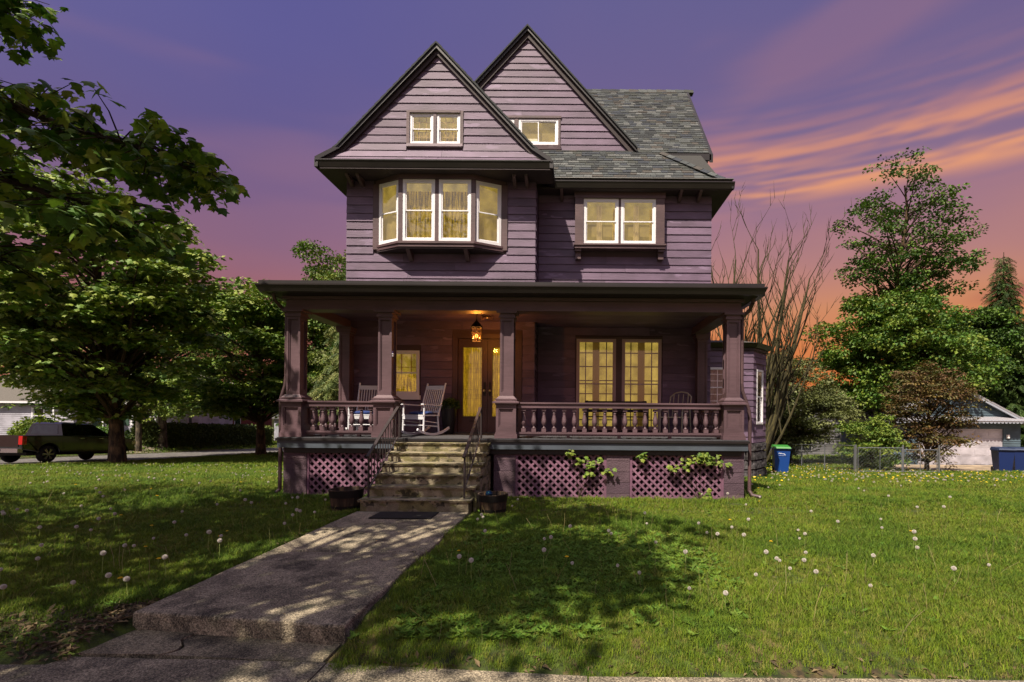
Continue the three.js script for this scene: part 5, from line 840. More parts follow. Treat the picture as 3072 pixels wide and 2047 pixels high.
makeTree({ name: 'garden_tree', label: 'dark green tree filling the gap behind the garage gable', x: 26.6, z: -25.4, seed: 303, trunkR: 0.3, crown: { y: 6.8, rx: 4.6, ry: 4.4, rz: 3.6 }, clumps: 110, per: 48, clumpR: 1.1, spray: sprayBroad, leaf: 1.3, palette: [...greens.dark, ...greens.maple], minY: 2, group: 'trees of the right hand garden' });
makeTree({ name: 'garden_tree', label: 'tree at the garden edge beside the tan neighbour house', x: 33.5, z: -25.4, seed: 304, trunkR: 0.3, crown: { y: 6.4, rx: 4.2, ry: 4.6, rz: 3.6 }, clumps: 90, per: 46, clumpR: 1.1, spray: sprayBroad, leaf: 1.3, palette: [...greens.dark, ...greens.olive], minY: 1.4, group: 'trees of the right hand garden' });
makeTree({ name: 'garden_shrub', label: 'large rounded olive green shrub behind the blue bin', category: 'shrub', x: 12.6, z: -19.4, seed: 305, trunkR: 0.14, crown: { y: 3.6, rx: 3.1, ry: 3.1, rz: 2.6 }, clumps: 90, per: 56, clumpR: 0.75, spray: spraySmall, leaf: 1.35, palette: greens.olive, minY: 0.4, fork: 0.4, group: 'shrubs of the right hand garden' });
makeTree({ name: 'garden_shrub', label: 'bright green bush growing through the chain link fence', category: 'shrub', x: 13.0, z: -12.2, seed: 306, trunkR: 0.06, crown: { y: 1.3, rx: 1.2, ry: 1.25, rz: 1.0 }, clumps: 44, per: 34, clumpR: 0.42, spray: spraySmall, leaf: 1.1, palette: greens.lime, minY: 0.1, fork: 0.15, group: 'shrubs of the right hand garden' });
makeTree({ name: 'bronze_tree', label: 'bronze leaved small tree in front of the garage door', x: 15.6, z: -12.4, seed: 307, trunkR: 0.09, crown: { y: 2.45, rx: 1.85, ry: 2.6, rz: 1.4 }, clumps: 84, per: 20, clumpR: 0.5, spray: spraySmall, leaf: 1.15, palette: greens.bronze, minY: 0.2, fork: 0.4, core: 0.05 });
// --- far trees that close the view
[[-52, -58, 9, 'far round tree beyond the white house roof'], [-38, -64, 9, 'far tree behind the long clipped hedge'], [-24, -66, 8.5, 'far tree at the end of the side street'], [-30, -50, 6.5, 'far tree between the hedge and the side street'], [-12, -60, 8, 'far tree hidden low behind the porch corner'], [14, -56, 7.5, 'far tree above the grey garden roof'], [28, -58, 8.5, 'far tree behind the dense garden trees'], [44, -54, 9, 'far tree beyond the tan neighbour house'], [-58, -34, 8, 'far tree above the white house beside the pickup'], [-46, -46, 7, 'far tree behind the chimney of the white house']].forEach(([x, z, h, label], i) => makeTree({ name: 'far_tree', label, x, z, seed: 400 + i, trunkR: 0.3, crown: { y: h * 0.55, rx: h * 0.62, ry: h * 0.5, rz: h * 0.5 }, clumps: 62, per: 34, clumpR: 1.6, spray: sprayFar, leaf: 1.5, palette: i % 2 ? greens.maple : [...greens.dark, ...greens.maple], minY: 0.6, fork: 1, group: 'far trees closing the view' }));
// --- clipped hedge across the side street, shrubs by the white house
function bush(name, label, x, z, rx, ry, rz, seed, pal, spray, n, boxy = false, group, leaf = 1) {
  const r = rng(seed), y0 = groundY(x, z), t = thing(name, label, boxy ? 'hedge' : 'shrub', x, y0 - 0.03, z, 0, group), list = [], E = new THREE.Euler(), g = new G();
  for (let i = 0; i < n; i++) { let p; if (boxy) { p = V((r() * 2 - 1) * rx, r() * ry, (r() * 2 - 1) * rz); const f = Math.floor(r() * 4); if (f === 0) p.x = rx * (0.9 + 0.12 * r()); else if (f === 1) p.y = ry * (0.93 + 0.09 * r()); else if (f === 2) p.z = rz * (0.98 + 0.03 * r()); p.y += groundY(x, z + p.z) - y0; } else { const u = r() * 2 * PI, w = r(), q = Math.sqrt(1 - w * w), k = 0.7 + 0.35 * r(); p = V(rx * q * Math.cos(u) * k, ry * w * k, rz * q * Math.sin(u) * k); } list.push(compose(p, E.set((r() - 0.5) * 1.6, r() * 6.3, (r() - 0.5) * 1.6), leaf * (0.7 + 0.6 * r()))); }
  for (let i = 0; i < (boxy ? 26 : 7); i++) { const a = V((r() * 2 - 1) * rx * 0.6, 0, (r() * 2 - 1) * rz * (boxy ? 0.95 : 0.4)); a.y = groundY(x + a.x, z + a.z) - y0; g.path([a, a.clone().add(V((r() - 0.5) * 0.3, ry * 0.8, (r() - 0.5) * 0.3))], 0.025, 5, 0.4); }
  g.build('stems', bark, t).userData.kind = 'stuff'; instanced('foliage', spray, leafMat, list, pal, r, t); return t;
}
bush('clipped_hedge', 'long clipped box shaped hedge across the side street', -34.4, -37.6, 0.8, 1.65, 7.4, 501, greens.hedge, sprayBroad, 9000, true, undefined, 1.1);
bush('round_shrub', 'bright yellow green round shrub in front of the white house', -43.2, -30.2, 1.6, 2.0, 1.5, 502, greens.lime, sprayBroad, 800, false, 'shrubs by the white house', 1.3);
bush('round_shrub', 'low green shrub under the shuttered window of the white house', -39.3, -31.4, 1.6, 1.3, 1.0, 503, greens.maple, sprayBroad, 420, false, 'shrubs by the white house', 1.2);
bush('round_shrub', 'small green shrub at the far corner of the white house', -35.6, -31.2, 1.4, 1.3, 1.0, 504, greens.dark, sprayBroad, 360, false, 'shrubs by the white house', 1.2);
{ const pl = scene.getObjectByName('tall_planter').children.find((c) => c.name === 'plant'); delete pl.userData.todo; delete pl.parent.userData.plant; const r = rng(61), list = [], E = new THREE.Euler(); for (let i = 0; i < 240; i++) { const u = r() * 6.3, w = r(), q = Math.sqrt(1 - w * w), k = Math.cbrt(r()); list.push(compose(V(0.19 * q * Math.cos(u) * k, 0.61 + 0.16 * w * k, 0.19 * q * Math.sin(u) * k), E.set((r() - 0.5) * 1.6, r() * 6.3, (r() - 0.5) * 1.6), 0.4)); } instanced('foliage', spraySmall, leafMat, list, greens.dark, r, pl); }
// --- vines on the lattice
function vine(label, spots, seed) {
  const r = rng(seed), [bx, by] = spots[0], t = thing('climbing_vine', label, 'vine', bx, 0, -0.04, 0, 'vines climbing the lattice'), E = new THREE.Euler(), list = [], g = new G();
  for (const [x, y, n, sp] of spots) { const p = [V(0, 0, 0), V((x - bx) * 0.4, y * 0.5, 0.02), V(x - bx, y, 0.04)]; g.path(p, 0.005, 5, 0.5); for (let i = 0; i < n; i++) list.push(compose(V(x - bx + (r() + r() - 1) * sp, y + (r() + r() - 1) * sp * 0.7, 0.03 + r() * 0.09), E.set(0.6 + (r() - 0.5) * 1.2, r() * 6.3, (r() - 0.5) * 1.2), 0.06 + 0.04 * r())); }
  g.build('stem', bark, t); instanced('leaves', singleMaple, leafMat, list, greens.lime, r, t);
}
vine('young leafy vine on the lattice nearest the steps', [[0.1, 0.7, 14, 0.1], [-0.08, 0.88, 10, 0.1], [0.3, 0.66, 26, 0.18], [0.28, 0.45, 12, 0.1], [0.5, 0.75, 8, 0.07], [0.66, 0.52, 12, 0.12]], 71);
vine('leafy vine on the lattice panel at the house corner', [[2.4, 0.8, 34, 0.2], [2.62, 0.72, 34, 0.18], [2.9, 0.66, 6, 0.08], [1.3, 0.82, 14, 0.09], [2.15, 0.72, 10, 0.1], [1.85, 0.55, 12, 0.14], [2.5, 0.1, 18, 0.14], [2.0, 0.62, 10, 0.2]], 72);
// ------------------------------------------------------------------ black pickup parked in the side street
{
  const X = -25.55, Zr = -12.5, gy = (z) => groundY(-25, z) + 0.018, slope = Math.atan2(gy(Zr) - gy(Zr - 5.4), 5.4);
  const t = thing('pickup_truck', 'black crew cab pickup truck parked in the side street', 'pickup truck', X, gy(Zr), Zr, PI / 2); t.rotation.z = 0; t.rotation.order = 'YXZ'; t.rotation.z = -slope;
  const paint = new THREE.MeshPhysicalMaterial({ color: 0x07080b, roughness: 0.28, metalness: 0.2, clearcoat: 1, clearcoatRoughness: 0.04 }), dark = std(0x0b0b0c, 0.7), chrome = std(0xb8bcc4, 0.22, { metalness: 0.95 }), tint = new THREE.MeshPhysicalMaterial({ color: 0x0a0f10, roughness: 0.05, metalness: 0.0, clearcoat: 1 }), rubber = std(0x101012, 0.9), red = new THREE.MeshPhysicalMaterial({ color: 0xa3070a, roughness: 0.25, clearcoat: 1 });
  const R = 0.47, wr = 1.15, wf = 4.72, s = new THREE.Shape();            // side outline, rear at x = 0
  s.moveTo(0.02, 0.62); s.lineTo(wr - R, 0.5); s.absarc(wr, 0.42, R, PI - 0.1, 0.1, true); s.lineTo(wf - R, 0.42); s.absarc(wf, 0.42, R, PI - 0.1, 0.1, true); s.lineTo(5.62, 0.5); s.lineTo(5.66, 0.85); s.quadraticCurveTo(5.64, 1.08, 5.5, 1.14); s.quadraticCurveTo(4.8, 1.24, 4.28, 1.27); s.lineTo(1.72, 1.3); s.lineTo(0.0, 1.28); s.lineTo(0.0, 0.9); s.closePath();
  const W = 0.97; const bg = new THREE.ExtrudeGeometry(s, { depth: 2 * W - 0.12, bevelEnabled: true, bevelThickness: 0.06, bevelSize: 0.05, bevelSegments: 3, bevelOffset: -0.05, curveSegments: 16 }); bg.translate(0, 0, -W + 0.06); mesh('body', bg, paint, t);
  // cab: lofted, narrower at the roof
  const lo = [[1.74, 1.28], [4.3, 1.26]], hi = [[2.1, 1.9], [3.55, 1.9]], cab = new G(), q = (x, y, z) => V(x, y, z), b0 = 0.92, b1 = 0.7;
  cab.hex([q(1.76, 1.26, -b0), q(4.34, 1.24, -b0), q(3.42, 1.86, -b1), q(1.86, 1.86, -b1), q(1.76, 1.26, b0), q(4.34, 1.24, b0), q(3.42, 1.86, b1), q(1.86, 1.86, b1)]).hex([q(1.86, 1.86, -b1), q(3.42, 1.86, -b1), q(3.25, 1.93, -b1 + 0.1), q(2.0, 1.93, -b1 + 0.1), q(1.86, 1.86, b1), q(3.42, 1.86, b1), q(3.25, 1.93, b1 - 0.1), q(2.0, 1.93, b1 - 0.1)]); cab.build('cab', paint, t);
  for (const sz of [-1, 1]) {
    const zs = (y) => sz * (lerp(b0, b1, (y - 1.26) / 0.6) + 0.006), win = (p) => { const g = new G(), v = p.map(([x, y]) => V(x, y, zs(y))); sz > 0 ? g.quad(v[0], v[1], v[2], v[3]) : g.quad(v[3], v[2], v[1], v[0]); return g; };
    win([[1.98, 1.33], [2.82, 1.33], [2.8, 1.8], [2.02, 1.8]]).build('side_window', tint, t); win([[2.92, 1.33], [4.02, 1.31], [3.36, 1.8], [2.9, 1.8]]).build('side_window', tint, t);
    for (const x of [2.62, 3.62]) new G().cbox(x, 1.14, sz * (W + 0.02), 0.2, 0.035, 0.04).build('door_handle', chrome, t);
    for (const x of [1.74, 2.87, 4.12]) new G().cbox(x, 0.55, sz * (W - 0.001), 0.012, 0.72, 0.006).build('door_seam', dark, t);
    new G().cbox(2.9, 0.66, sz * (W + 0.004), 2.2, 0.06, 0.03).build('side_moulding', paint, t);
    new G().cbox(4.05, 1.3, sz * (W + 0.1), 0.16, 0.2, 0.18).build('mirror', paint, t);
    new G().box(-0.02, 0.16, 0.86, 1.24, sz > 0 ? W - 0.16 : -W - 0.012, sz > 0 ? W + 0.012 : -W + 0.16).build('taillight', red, t); new G().box(5.42, 5.66, 0.86, 1.02, sz > 0 ? W - 0.3 : -W - 0.004, sz > 0 ? W + 0.004 : -W + 0.3).build('headlight', chrome, t);
    for (const x of [wr, wf]) {
      const w = part('wheel', t); w.position.set(x, 0.41, sz * (W - 0.14));
      const ty = new THREE.TorusGeometry(0.31, 0.105, 12, 32); ty.scale(1, 1, 1.15); mesh('tyre', ty, rubber, w); new G().geo(new THREE.CylinderGeometry(0.3, 0.3, 0.2, 28, 1, true), new THREE.Matrix4().makeRotationX(PI / 2)).build('rim', chrome, w);
      const sp = new G(); for (let i = 0; i < 6; i++) for (const d of [-0.13, 0.13]) { const a = i * PI / 3 + d; sp.bar(V(0.03 * Math.cos(a), 0.03 * Math.sin(a), sz * 0.1), V(0.27 * Math.cos(a), 0.27 * Math.sin(a), sz * 0.09), 0.03, 0.03, V(0, 0, 1)); } sp.cyl(V(0, 0, sz * 0.05), V(0, 0, sz * 0.12), 0.06, 0.05, 12, true).build('spokes', chrome, w); new G().cyl(V(0, 0, -0.06), V(0, 0, 0.04), 0.29, 0.29, 20, true).build('brake', dark, w);
    }
  }
  new G().quad(V(4.18, 1.32, 0.84), V(4.18, 1.32, -0.84), V(3.44, 1.84, -0.66), V(3.44, 1.84, 0.66)).build('windscreen', tint, t); new G().quad(V(1.765, 1.36, -0.66), V(1.765, 1.36, 0.66), V(1.842, 1.8, 0.56), V(1.842, 1.8, -0.56)).build('rear_window', tint, t);
  new G().box(-0.16, 0.05, 0.5, 0.68, -W + 0.02, W - 0.02).build('rear_bumper', chrome, t); new G().box(-0.012, 0.02, 0.76, 1.25, -W + 0.17, W - 0.17).build('tailgate', paint, t); new G().box(-0.17, -0.155, 0.56, 0.66, -0.2, 0.2).build('plate_recess', dark, t);
  new G().box(0.4, 5.3, 0.36, 0.5, -0.72, 0.72).build('underbody', dark, t); new G().box(5.62, 5.72, 0.48, 0.7, -W + 0.05, W - 0.05).build('front_bumper', chrome, t);
}
// ------------------------------------------------------------------ white house across the street
const lap = (g, T, x0, x1, y0, y1, rise, z = 0.0) => { const n = Math.round((y1 - y0) / rise), h = (y1 - y0) / n, t = new G(); for (let i = 0; i < n; i++) { const a = y0 + i * h; t.hex([V(x0, a, z - 0.01), V(x1, a, z - 0.01), V(x1, a + h, z - 0.01), V(x0, a + h, z - 0.01), V(x0, a, z + 0.028), V(x1, a, z + 0.028), V(x1, a + h, z + 0.004), V(x0, a + h, z + 0.004)]); } g.geo(t.get(), T); };
function lapBoards(parent, T, x0, x1, y0, y1, rise, mat, holes = []) { const n = Math.round((y1 - y0) / rise), h = (y1 - y0) / n; for (let i = 0; i < n; i++) { const a = y0 + i * h; let xs = [[x0, x1]]; for (const q of holes) if (q[2] < a + h * 0.8 && q[3] > a + h * 0.2) xs = xs.flatMap(([p, r]) => (q[1] <= p || q[0] >= r ? [[p, r]] : [[p, q[0]], [q[1], r]].filter(([u, v]) => v - u > 0.02))); for (const [p, r] of xs) mesh('siding_board', new G().hex([V(p, a, -0.01), V(r, a, -0.01), V(r, a + h, -0.01), V(p, a + h, -0.01), V(p, a, 0.03), V(r, a, 0.03), V(r, a + h, 0.004), V(p, a + h, 0.004)]).get().applyMatrix4(T), mat, parent); } }
{
  const h = thing('white_house', 'white sided bungalow across the street behind the pickup', 'house', -42.6, -0.6, -33, 0.12), wm = std(0xc9cad6, 0.6, { map: P2 }), tm = std(0xe4e4ea, 0.6), rf = std(0x7c776f, 0.95, { map: shingleTex }), dk = std(0x24262a, 0.2), sh = std(0x2f4a3c, 0.7);
  // local z is the front
  const wl = part('front_wall', h), holes = [[-3.7, -2.7, 0.95, 2.35], [0.9, 2.0, 0, 2.2], [4.0, 6.0, 0.9, 2.3]];
  lapBoards(wl, new THREE.Matrix4(), -8, 8.5, 0, 2.9, 0.16, wm, holes); holed(new G(), -8, 8.5, -0.6, 2.9, -0.2, -0.012, holes.map((q) => q)).build('wall_slab', wm, wl); new G().box(-8, 8.5, -0.6, 2.9, -7, -0.6).build('wall_slab', wm, wl);
  new G().hex([V(-8.4, 2.9, -7.4), V(8.9, 2.9, -7.4), V(8.9, 5.6, -3.7), V(-8.4, 5.6, -3.7), V(-8.4, 2.86, 0.5), V(8.9, 2.86, 0.5), V(8.9, 5.62, -3.6), V(-8.4, 5.62, -3.6)]).build('roof', rf, h); new G().box(-8.4, 8.9, 2.72, 2.87, 0.38, 0.5).build('eave_fascia', tm, h);
  for (const q of [holes[0], holes[2]]) { const w = part('window', h), [a, b, c, d] = q; new G().box(a, a + 0.1, c, d, -0.1, 0.06).box(b - 0.1, b, c, d, -0.1, 0.06).box(a, b, d - 0.1, d, -0.1, 0.07).box(a, b, c - 0.02, c + 0.1, -0.1, 0.1).box(a, b, (c + d) / 2 - 0.03, (c + d) / 2 + 0.03, -0.1, 0.05).build('frame', tm, w); new G().box(a, b, c, d, -0.18, -0.16).build('pane', dk, w); }
  for (const x of [3.6, 6.4]) new G().box(x - 0.25, x + 0.25, 0.85, 2.35, 0.03, 0.07).build('shutter', sh, h);
  const dr = part('front_door', h); new G().box(0.9, 2.0, 0, 2.2, -0.12, -0.06).build('door_leaf', sh, dr); new G().box(0.78, 0.9, 0, 2.3, -0.1, 0.06).box(2.0, 2.12, 0, 2.3, -0.1, 0.06).box(0.9, 2.0, 2.2, 2.3, -0.1, 0.06).build('door_frame', tm, dr);
  const pr = part('door_porch', h); new G().prism([[-1.1, 2.75], [3.0, 2.75], [0.95, 4.0]], 0.5, 1.5).build('porch_gable', rf, pr); for (const x of [-0.9, 2.8]) new G().box(x - 0.06, x + 0.06, 0, 2.75, 1.3, 1.42).build('porch_post', tm, pr); new G().box(-1.1, 3, -0.6, 0.0, 0.03, 1.6).build('stoop', concOld, pr);
  new G().box(2.35, 2.75, 1.45, 1.68, 0.03, 0.12).build('letter_box', std(0x17181a, 0.5), h);
  new G().box(-6, -5.3, 4.6, 6.4, -4.2, -3.5).build('chimney', std(0x7a4a3c, 0.9, { map: stoneTex }), h);
}
{ // houses glimpsed beyond the hedge and beyond the garage
  const mk = (name, label, x, y, z, turn, w, d, hh, rr, wall, roof, group) => { const h = thing(name, label, 'house', x, y, z, turn, group), wm = std(wall, 0.7, { map: P2 }), rm = std(roof, 0.95, { map: shingleTex }); const g = new G(); g.box(-w / 2, w / 2, -1, hh, -d / 2, d / 2); lap(g, new THREE.Matrix4().makeTranslation(0, 0, d / 2), -w / 2, w / 2, 0, hh, 0.2); g.prism([[-w / 2, hh], [w / 2, hh], [0, hh + rr]], -d / 2, d / 2 - 0.02); g.build('wall', wm, h); for (const s of [-1, 1]) new G().hex([V(s * (w / 2 + 0.4), hh - 0.35 * rr * 0.5, -d / 2 - 0.3), V(0, hh + rr, -d / 2 - 0.3), V(0, hh + rr + 0.14, -d / 2 - 0.3), V(s * (w / 2 + 0.4), hh - 0.35 * rr * 0.5 + 0.14, -d / 2 - 0.3), V(s * (w / 2 + 0.4), hh - 0.35 * rr * 0.5, d / 2 + 0.3), V(0, hh + rr, d / 2 + 0.3), V(0, hh + rr + 0.14, d / 2 + 0.3), V(s * (w / 2 + 0.4), hh - 0.35 * rr * 0.5 + 0.14, d / 2 + 0.3)]).build('roof', rm, h); for (const x of [-w * 0.28, w * 0.24]) { const wi = part('window', h); new G().box(x - 0.5, x + 0.5, 1.0, 2.3, d / 2 + 0.03, d / 2 + 0.06).build('frame', sashM, wi); new G().box(x - 0.42, x + 0.42, 1.08, 2.22, d / 2 + 0.061, d / 2 + 0.07).build('pane', std(0x1a1e26, 0.15), wi); } return h; };
  mk('neighbour_house', 'red gabled house glimpsed above the hedge', -41.5, -1.2, -47.5, PI / 2, 8, 8, 3, 3, 0x8a2c30, 0x8d8a86, 'houses beyond the hedge');
  mk('neighbour_house', 'pale grey house glimpsed between the hedge and the maples', -36.5, -2.2, -62, 0.9, 10, 8, 3.2, 3, 0xb9bcc8, 0x6d6b6c, 'houses beyond the hedge');
  mk('neighbour_house', 'tan sided house at the edge of the garden beyond the garage', 34.6, -1.2, -19.2, -0.2, 8, 9, 6.2, 3, 0xa8917c, 0x6a4e40);
  mk('garden_shed', 'grey roofed low outbuilding behind the rounded shrub', 21.5, -2.4, -35, 0, 8, 7, 3.6, 1.9, 0x8a8a8c, 0x77777a);
}
// ------------------------------------------------------------------ garage, bins, fence, pole
{
  const gx = 21.7, gz = -18.7, gy = groundY(gx, gz) - 0.03, g = thing('garage', 'blue grey sided garage with white overhead door and gable', 'garage', gx, gy, gz), wm = std(0x5d7480, 0.7, { map: P2 }), tm = std(0x9aa0ac, 0.6), rf = std(0xb5b3ba, 0.9, { map: shingleTex }), dm = std(0xd6d4dc, 0.6, { map: P2 }), hw = 3.75, D = 5.0, hh = 2.6, rise = 1.95;
  const hole = [-2.1, 2.78, 0, 2.12], wl = part('front_wall', g); lapBoards(wl, new THREE.Matrix4(), -hw, hw, 0, hh, 0.13, wm, [hole]); holed(new G(), -hw, hw, -0.4, hh, -0.15, -0.012, [hole]).build('wall_slab', wm, wl); new G().box(-hw, hw, -0.6, hh, -D, -0.4).build('wall_slab', wm, wl);
  const gb = part('gable', g); for (let i = 0; i < 12; i++) { const a = hh + i * rise / 13, b = a + rise / 13, f = (y) => hw * (1 - (y - hh) / rise); mesh('siding_board', new G().hex([V(-f(a), a, -0.2), V(f(a), a, -0.2), V(f(b), b, -0.2), V(-f(b), b, -0.2), V(-f(a), a, 0.03), V(f(a), a, 0.03), V(f(b), b, 0.004), V(-f(b), b, 0.004)]).get(), wm, gb); }
  for (const s of [-1, 1]) { const q = (x, y, z) => V(s * x, y, z), e = hw + 0.45, ye = hh - 0.45 * rise / hw; new G().hex([q(e, ye, -D - 0.3), q(0, hh + rise, -D - 0.3), q(0, hh + rise + 0.1, -D - 0.3), q(e, ye + 0.1, -D - 0.3), q(e, ye, 0.3), q(0, hh + rise, 0.3), q(0, hh + rise + 0.1, 0.3), q(e, ye + 0.1, 0.3)]).build('roof_slope', rf, g); new G().hex([q(e, ye - 0.12, 0.2), q(0, hh + rise - 0.12, 0.2), q(0, hh + rise - 0.003, 0.2), q(e, ye - 0.003, 0.2), q(e, ye - 0.12, 0.29), q(0, hh + rise - 0.12, 0.29), q(0, hh + rise - 0.003, 0.29), q(e, ye - 0.003, 0.29)]).build('rake_board', tm, g); }
  new G().hex([V(-hw - 0.1, hh - 0.06, 0.02), V(hw + 0.1, hh - 0.06, 0.02), V(hw + 0.1, hh + 0.22, 0.02), V(-hw - 0.1, hh + 0.22, 0.02), V(-hw - 0.1, hh - 0.06, 0.6), V(hw + 0.1, hh - 0.06, 0.6), V(hw + 0.1, hh - 0.02, 0.62), V(-hw - 0.1, hh - 0.02, 0.62)]).build('pent_shelf', rf, g);
  for (let i = 0; i < 36; i++) new G().cyl(V(-3.65 + i * 0.21, hh - 0.06, 0.56), V(-3.65 + i * 0.21, hh - 0.06, 0.585), 0.1, 0.1, 10, true).build('scallop', tm, g);
  const d = part('overhead_door', g); for (let r = 0; r < 4; r++) { new G().box(hole[0], hole[1], r * 0.53 + 0.004, (r + 1) * 0.53 - 0.004, -0.1, -0.06).build('door_section', dm, d); for (let c = 0; c < 6; c++) new G().box(hole[0] + 0.1 + c * 0.8, hole[0] + 0.72 + c * 0.8, r * 0.53 + 0.1, r * 0.53 + 0.43, -0.06, -0.045).build('door_panel', dm, d); }
  new G().cbox(3.0, 1.6, 0.06, 0.12, 0.2, 0.1).build('wall_lamp', sashM, g); new G().box(-2.2, 2.9, -0.15, 0.0, 0.01, 0.5).build('door_slab', concOld, g);
}
function bin(x, z, turn, label, lid, body = 0x16428a) {
  const t = thing('wheelie_bin', label, 'bin', x, groundY(x, z) - 0.01, z, turn, 'wheeled bins'), m = std(body, 0.45), lm = std(lid, 0.5);
  new G().hex([V(-0.22, 0.03, -0.26), V(0.22, 0.03, -0.26), V(0.29, 0.98, -0.34), V(-0.29, 0.98, -0.34), V(-0.22, 0.03, 0.24), V(0.22, 0.03, 0.24), V(0.29, 0.98, 0.34), V(-0.29, 0.98, 0.34)]).build('body', m, t); new G().box(-0.31, 0.31, 0.95, 1.0, -0.36, 0.36).build('rim', m, t);
  new G().hex([V(-0.31, 1.0, -0.38), V(0.31, 1.0, -0.38), V(0.28, 1.1, -0.33), V(-0.28, 1.1, -0.33), V(-0.31, 1.0, 0.4), V(0.31, 1.0, 0.4), V(0.28, 1.06, 0.36), V(-0.28, 1.06, 0.36)]).build('lid', lm, t); new G().cyl(V(-0.25, 0.98, -0.42), V(0.25, 0.98, -0.42), 0.02, 0.02, 8, true).build('handle', m, t);
  for (const s of [-1, 1]) new G().cyl(V(s * 0.2, 0.12, -0.28), V(s * 0.26, 0.12, -0.28), 0.12, 0.12, 14, true).build('wheel', std(0x121214, 0.8), t); return t;
}
const blueBin = bin(7.92, -9.5, -0.25, 'blue wheeled bin with green lid beside the side bay', 0x2f7a2c);
{ // white print on the front of the bin
  const c = document.createElement('canvas'); c.width = 256; c.height = 128; const k = c.getContext('2d'); k.fillStyle = '#16428a'; k.fillRect(0, 0, 256, 128); k.strokeStyle = '#dfe6f0'; k.lineWidth = 16; k.lineCap = 'round'; k.beginPath(); k.moveTo(36, 40); k.lineTo(62, 30); k.lineTo(84, 48); k.lineTo(112, 34); k.lineTo(140, 52); k.quadraticCurveTo(200, 40, 206, 92); k.stroke(); k.lineWidth = 6; k.beginPath(); k.moveTo(40, 100); k.lineTo(184, 104); k.stroke();
  const ct = new THREE.CanvasTexture(c); ct.colorSpace = THREE.SRGBColorSpace; const p = new THREE.Mesh(new THREE.PlaneGeometry(0.34, 0.16), std(0xffffff, 0.5, { map: ct })); p.name = 'print'; p.position.set(0, 0.78, 0.325); p.rotation.x = 0.1; blueBin.add(p);
}
bin(18.6, -12.0, -0.3, 'blue wheeled bin of the garage row standing at its door end', 0x24324e, 0x1a2c5e); bin(19.36, -12.05, -0.35, 'blue wheeled bin in the middle of the garage row', 0x24324e, 0x1a2c5e); bin(20.12, -12.0, -0.3, 'blue wheeled bin with lime green lid by the garage', 0x6fae1e, 0x1a3a8e);
{
  const t = thing('chain_link_fence', 'grey chain link fence with double gate by the bushes', 'fence', 0, 0, 0), gm = std(0x8d9196, 0.4, { metalness: 0.7 }), Y = groundY;
  const run = (x0, z0, x1, z1, n, mesh3 = true, h = 1.1) => { for (let i = 0; i <= n; i++) { const x = lerp(x0, x1, i / n), z = lerp(z0, z1, i / n); new G().cyl(V(x, Y(x, z), z), V(x, Y(x, z) + h + 0.03, z), 0.028, 0.028, 8, true).build('post', gm, t); } const A = V(x0, Y(x0, z0) + h, z0), B = V(x1, Y(x1, z1) + h, z1); new G().cyl(A, B, 0.02, 0.02, 7).build('top_rail', gm, t); if (!mesh3) return; const L = Math.hypot(x1 - x0, z1 - z0), w = new G(), P = (s, y) => { const u = clamp(s / L, 0, 1), x = lerp(x0, x1, u), z = lerp(z0, z1, u); return V(x, Y(x, z) + 0.04 + y, z); }; for (let s = -h; s < L; s += 0.12) for (const k of [1, -1]) { let a = s, b = s + h, ya = 0, yb = h - 0.06; if (a < 0) { ya = -a; a = 0; } if (b > L) { yb = h - (b - L); b = L; } if (yb - ya < 0.05) continue; const p = k > 0 ? P(a, ya) : P(a, h - 0.06 - ya), q = k > 0 ? P(b, yb) : P(b, Math.max(0, h - 0.06 - yb)); w.cyl(p, q, 0.0018, 0.0018, 3); } w.build('wire_mesh', gm, t).userData.kind = 'stuff'; };
  run(11.25, -10.4, 12.4, -22, 4);
  for (const [x0, x1, top] of [[11.34, 13.1, 1.02], [13.16, 14.5, 0.95]]) { const z = -10.3, a = V(x0, Y(x0, z) + 0.08, z), b = V(x1, Y(x1, z) + 0.08, z), c = V(x1, Y(x1, z) + top, z), d = V(x0, Y(x0, z) + top, z), m0 = a.clone().lerp(b, 0.5), m1 = d.clone().lerp(c, 0.5); const gt = part('gate', t); new G().path([a, b, c, d, a], 0.018, 7).build('gate_frame', gm, gt); new G().cyl(m0, m1, 0.012, 0.012, 6).build('gate_bar', gm, gt); const w = new G(), ww = x1 - x0, hh = top - 0.08; for (let s = -hh; s < ww; s += 0.14) for (const k of [1, -1]) { let p = s, q = s + hh, yp = 0, yq = hh; if (p < 0) { yp = -p; p = 0; } if (q > ww) { yq = hh - (q - ww); q = ww; } if (yq - yp < 0.05) continue; w.cyl(V(x0 + p, a.y + (k > 0 ? yp : hh - yp), z), V(x0 + q, a.y + (k > 0 ? yq : hh - yq), z), 0.0016, 0.0016, 3); } w.build('wire_mesh', gm, gt).userData.kind = 'stuff'; }
  for (const x of [11.25, 13.13, 14.58]) new G().cyl(V(x, Y(x, -10.3), -10.3), V(x, Y(x, -10.3) + 1.14, -10.3), 0.034, 0.034, 9, true).build('gate_post', gm, t);
}
{ const x = -32.4, z = -27.2, p = thing('utility_pole', 'weathered grey utility pole across the side street', 'pole', x, groundY(x, z) - 0.1, z); new G().cyl(V(0, 0, 0), V(0, 9.5, 0), 0.2, 0.14, 12, true).build('pole_shaft', barkGrey, p); new G().box(-0.06, 0.06, 8.6, 8.74, -1.2, 1.2).build('crossarm', barkGrey, p); }
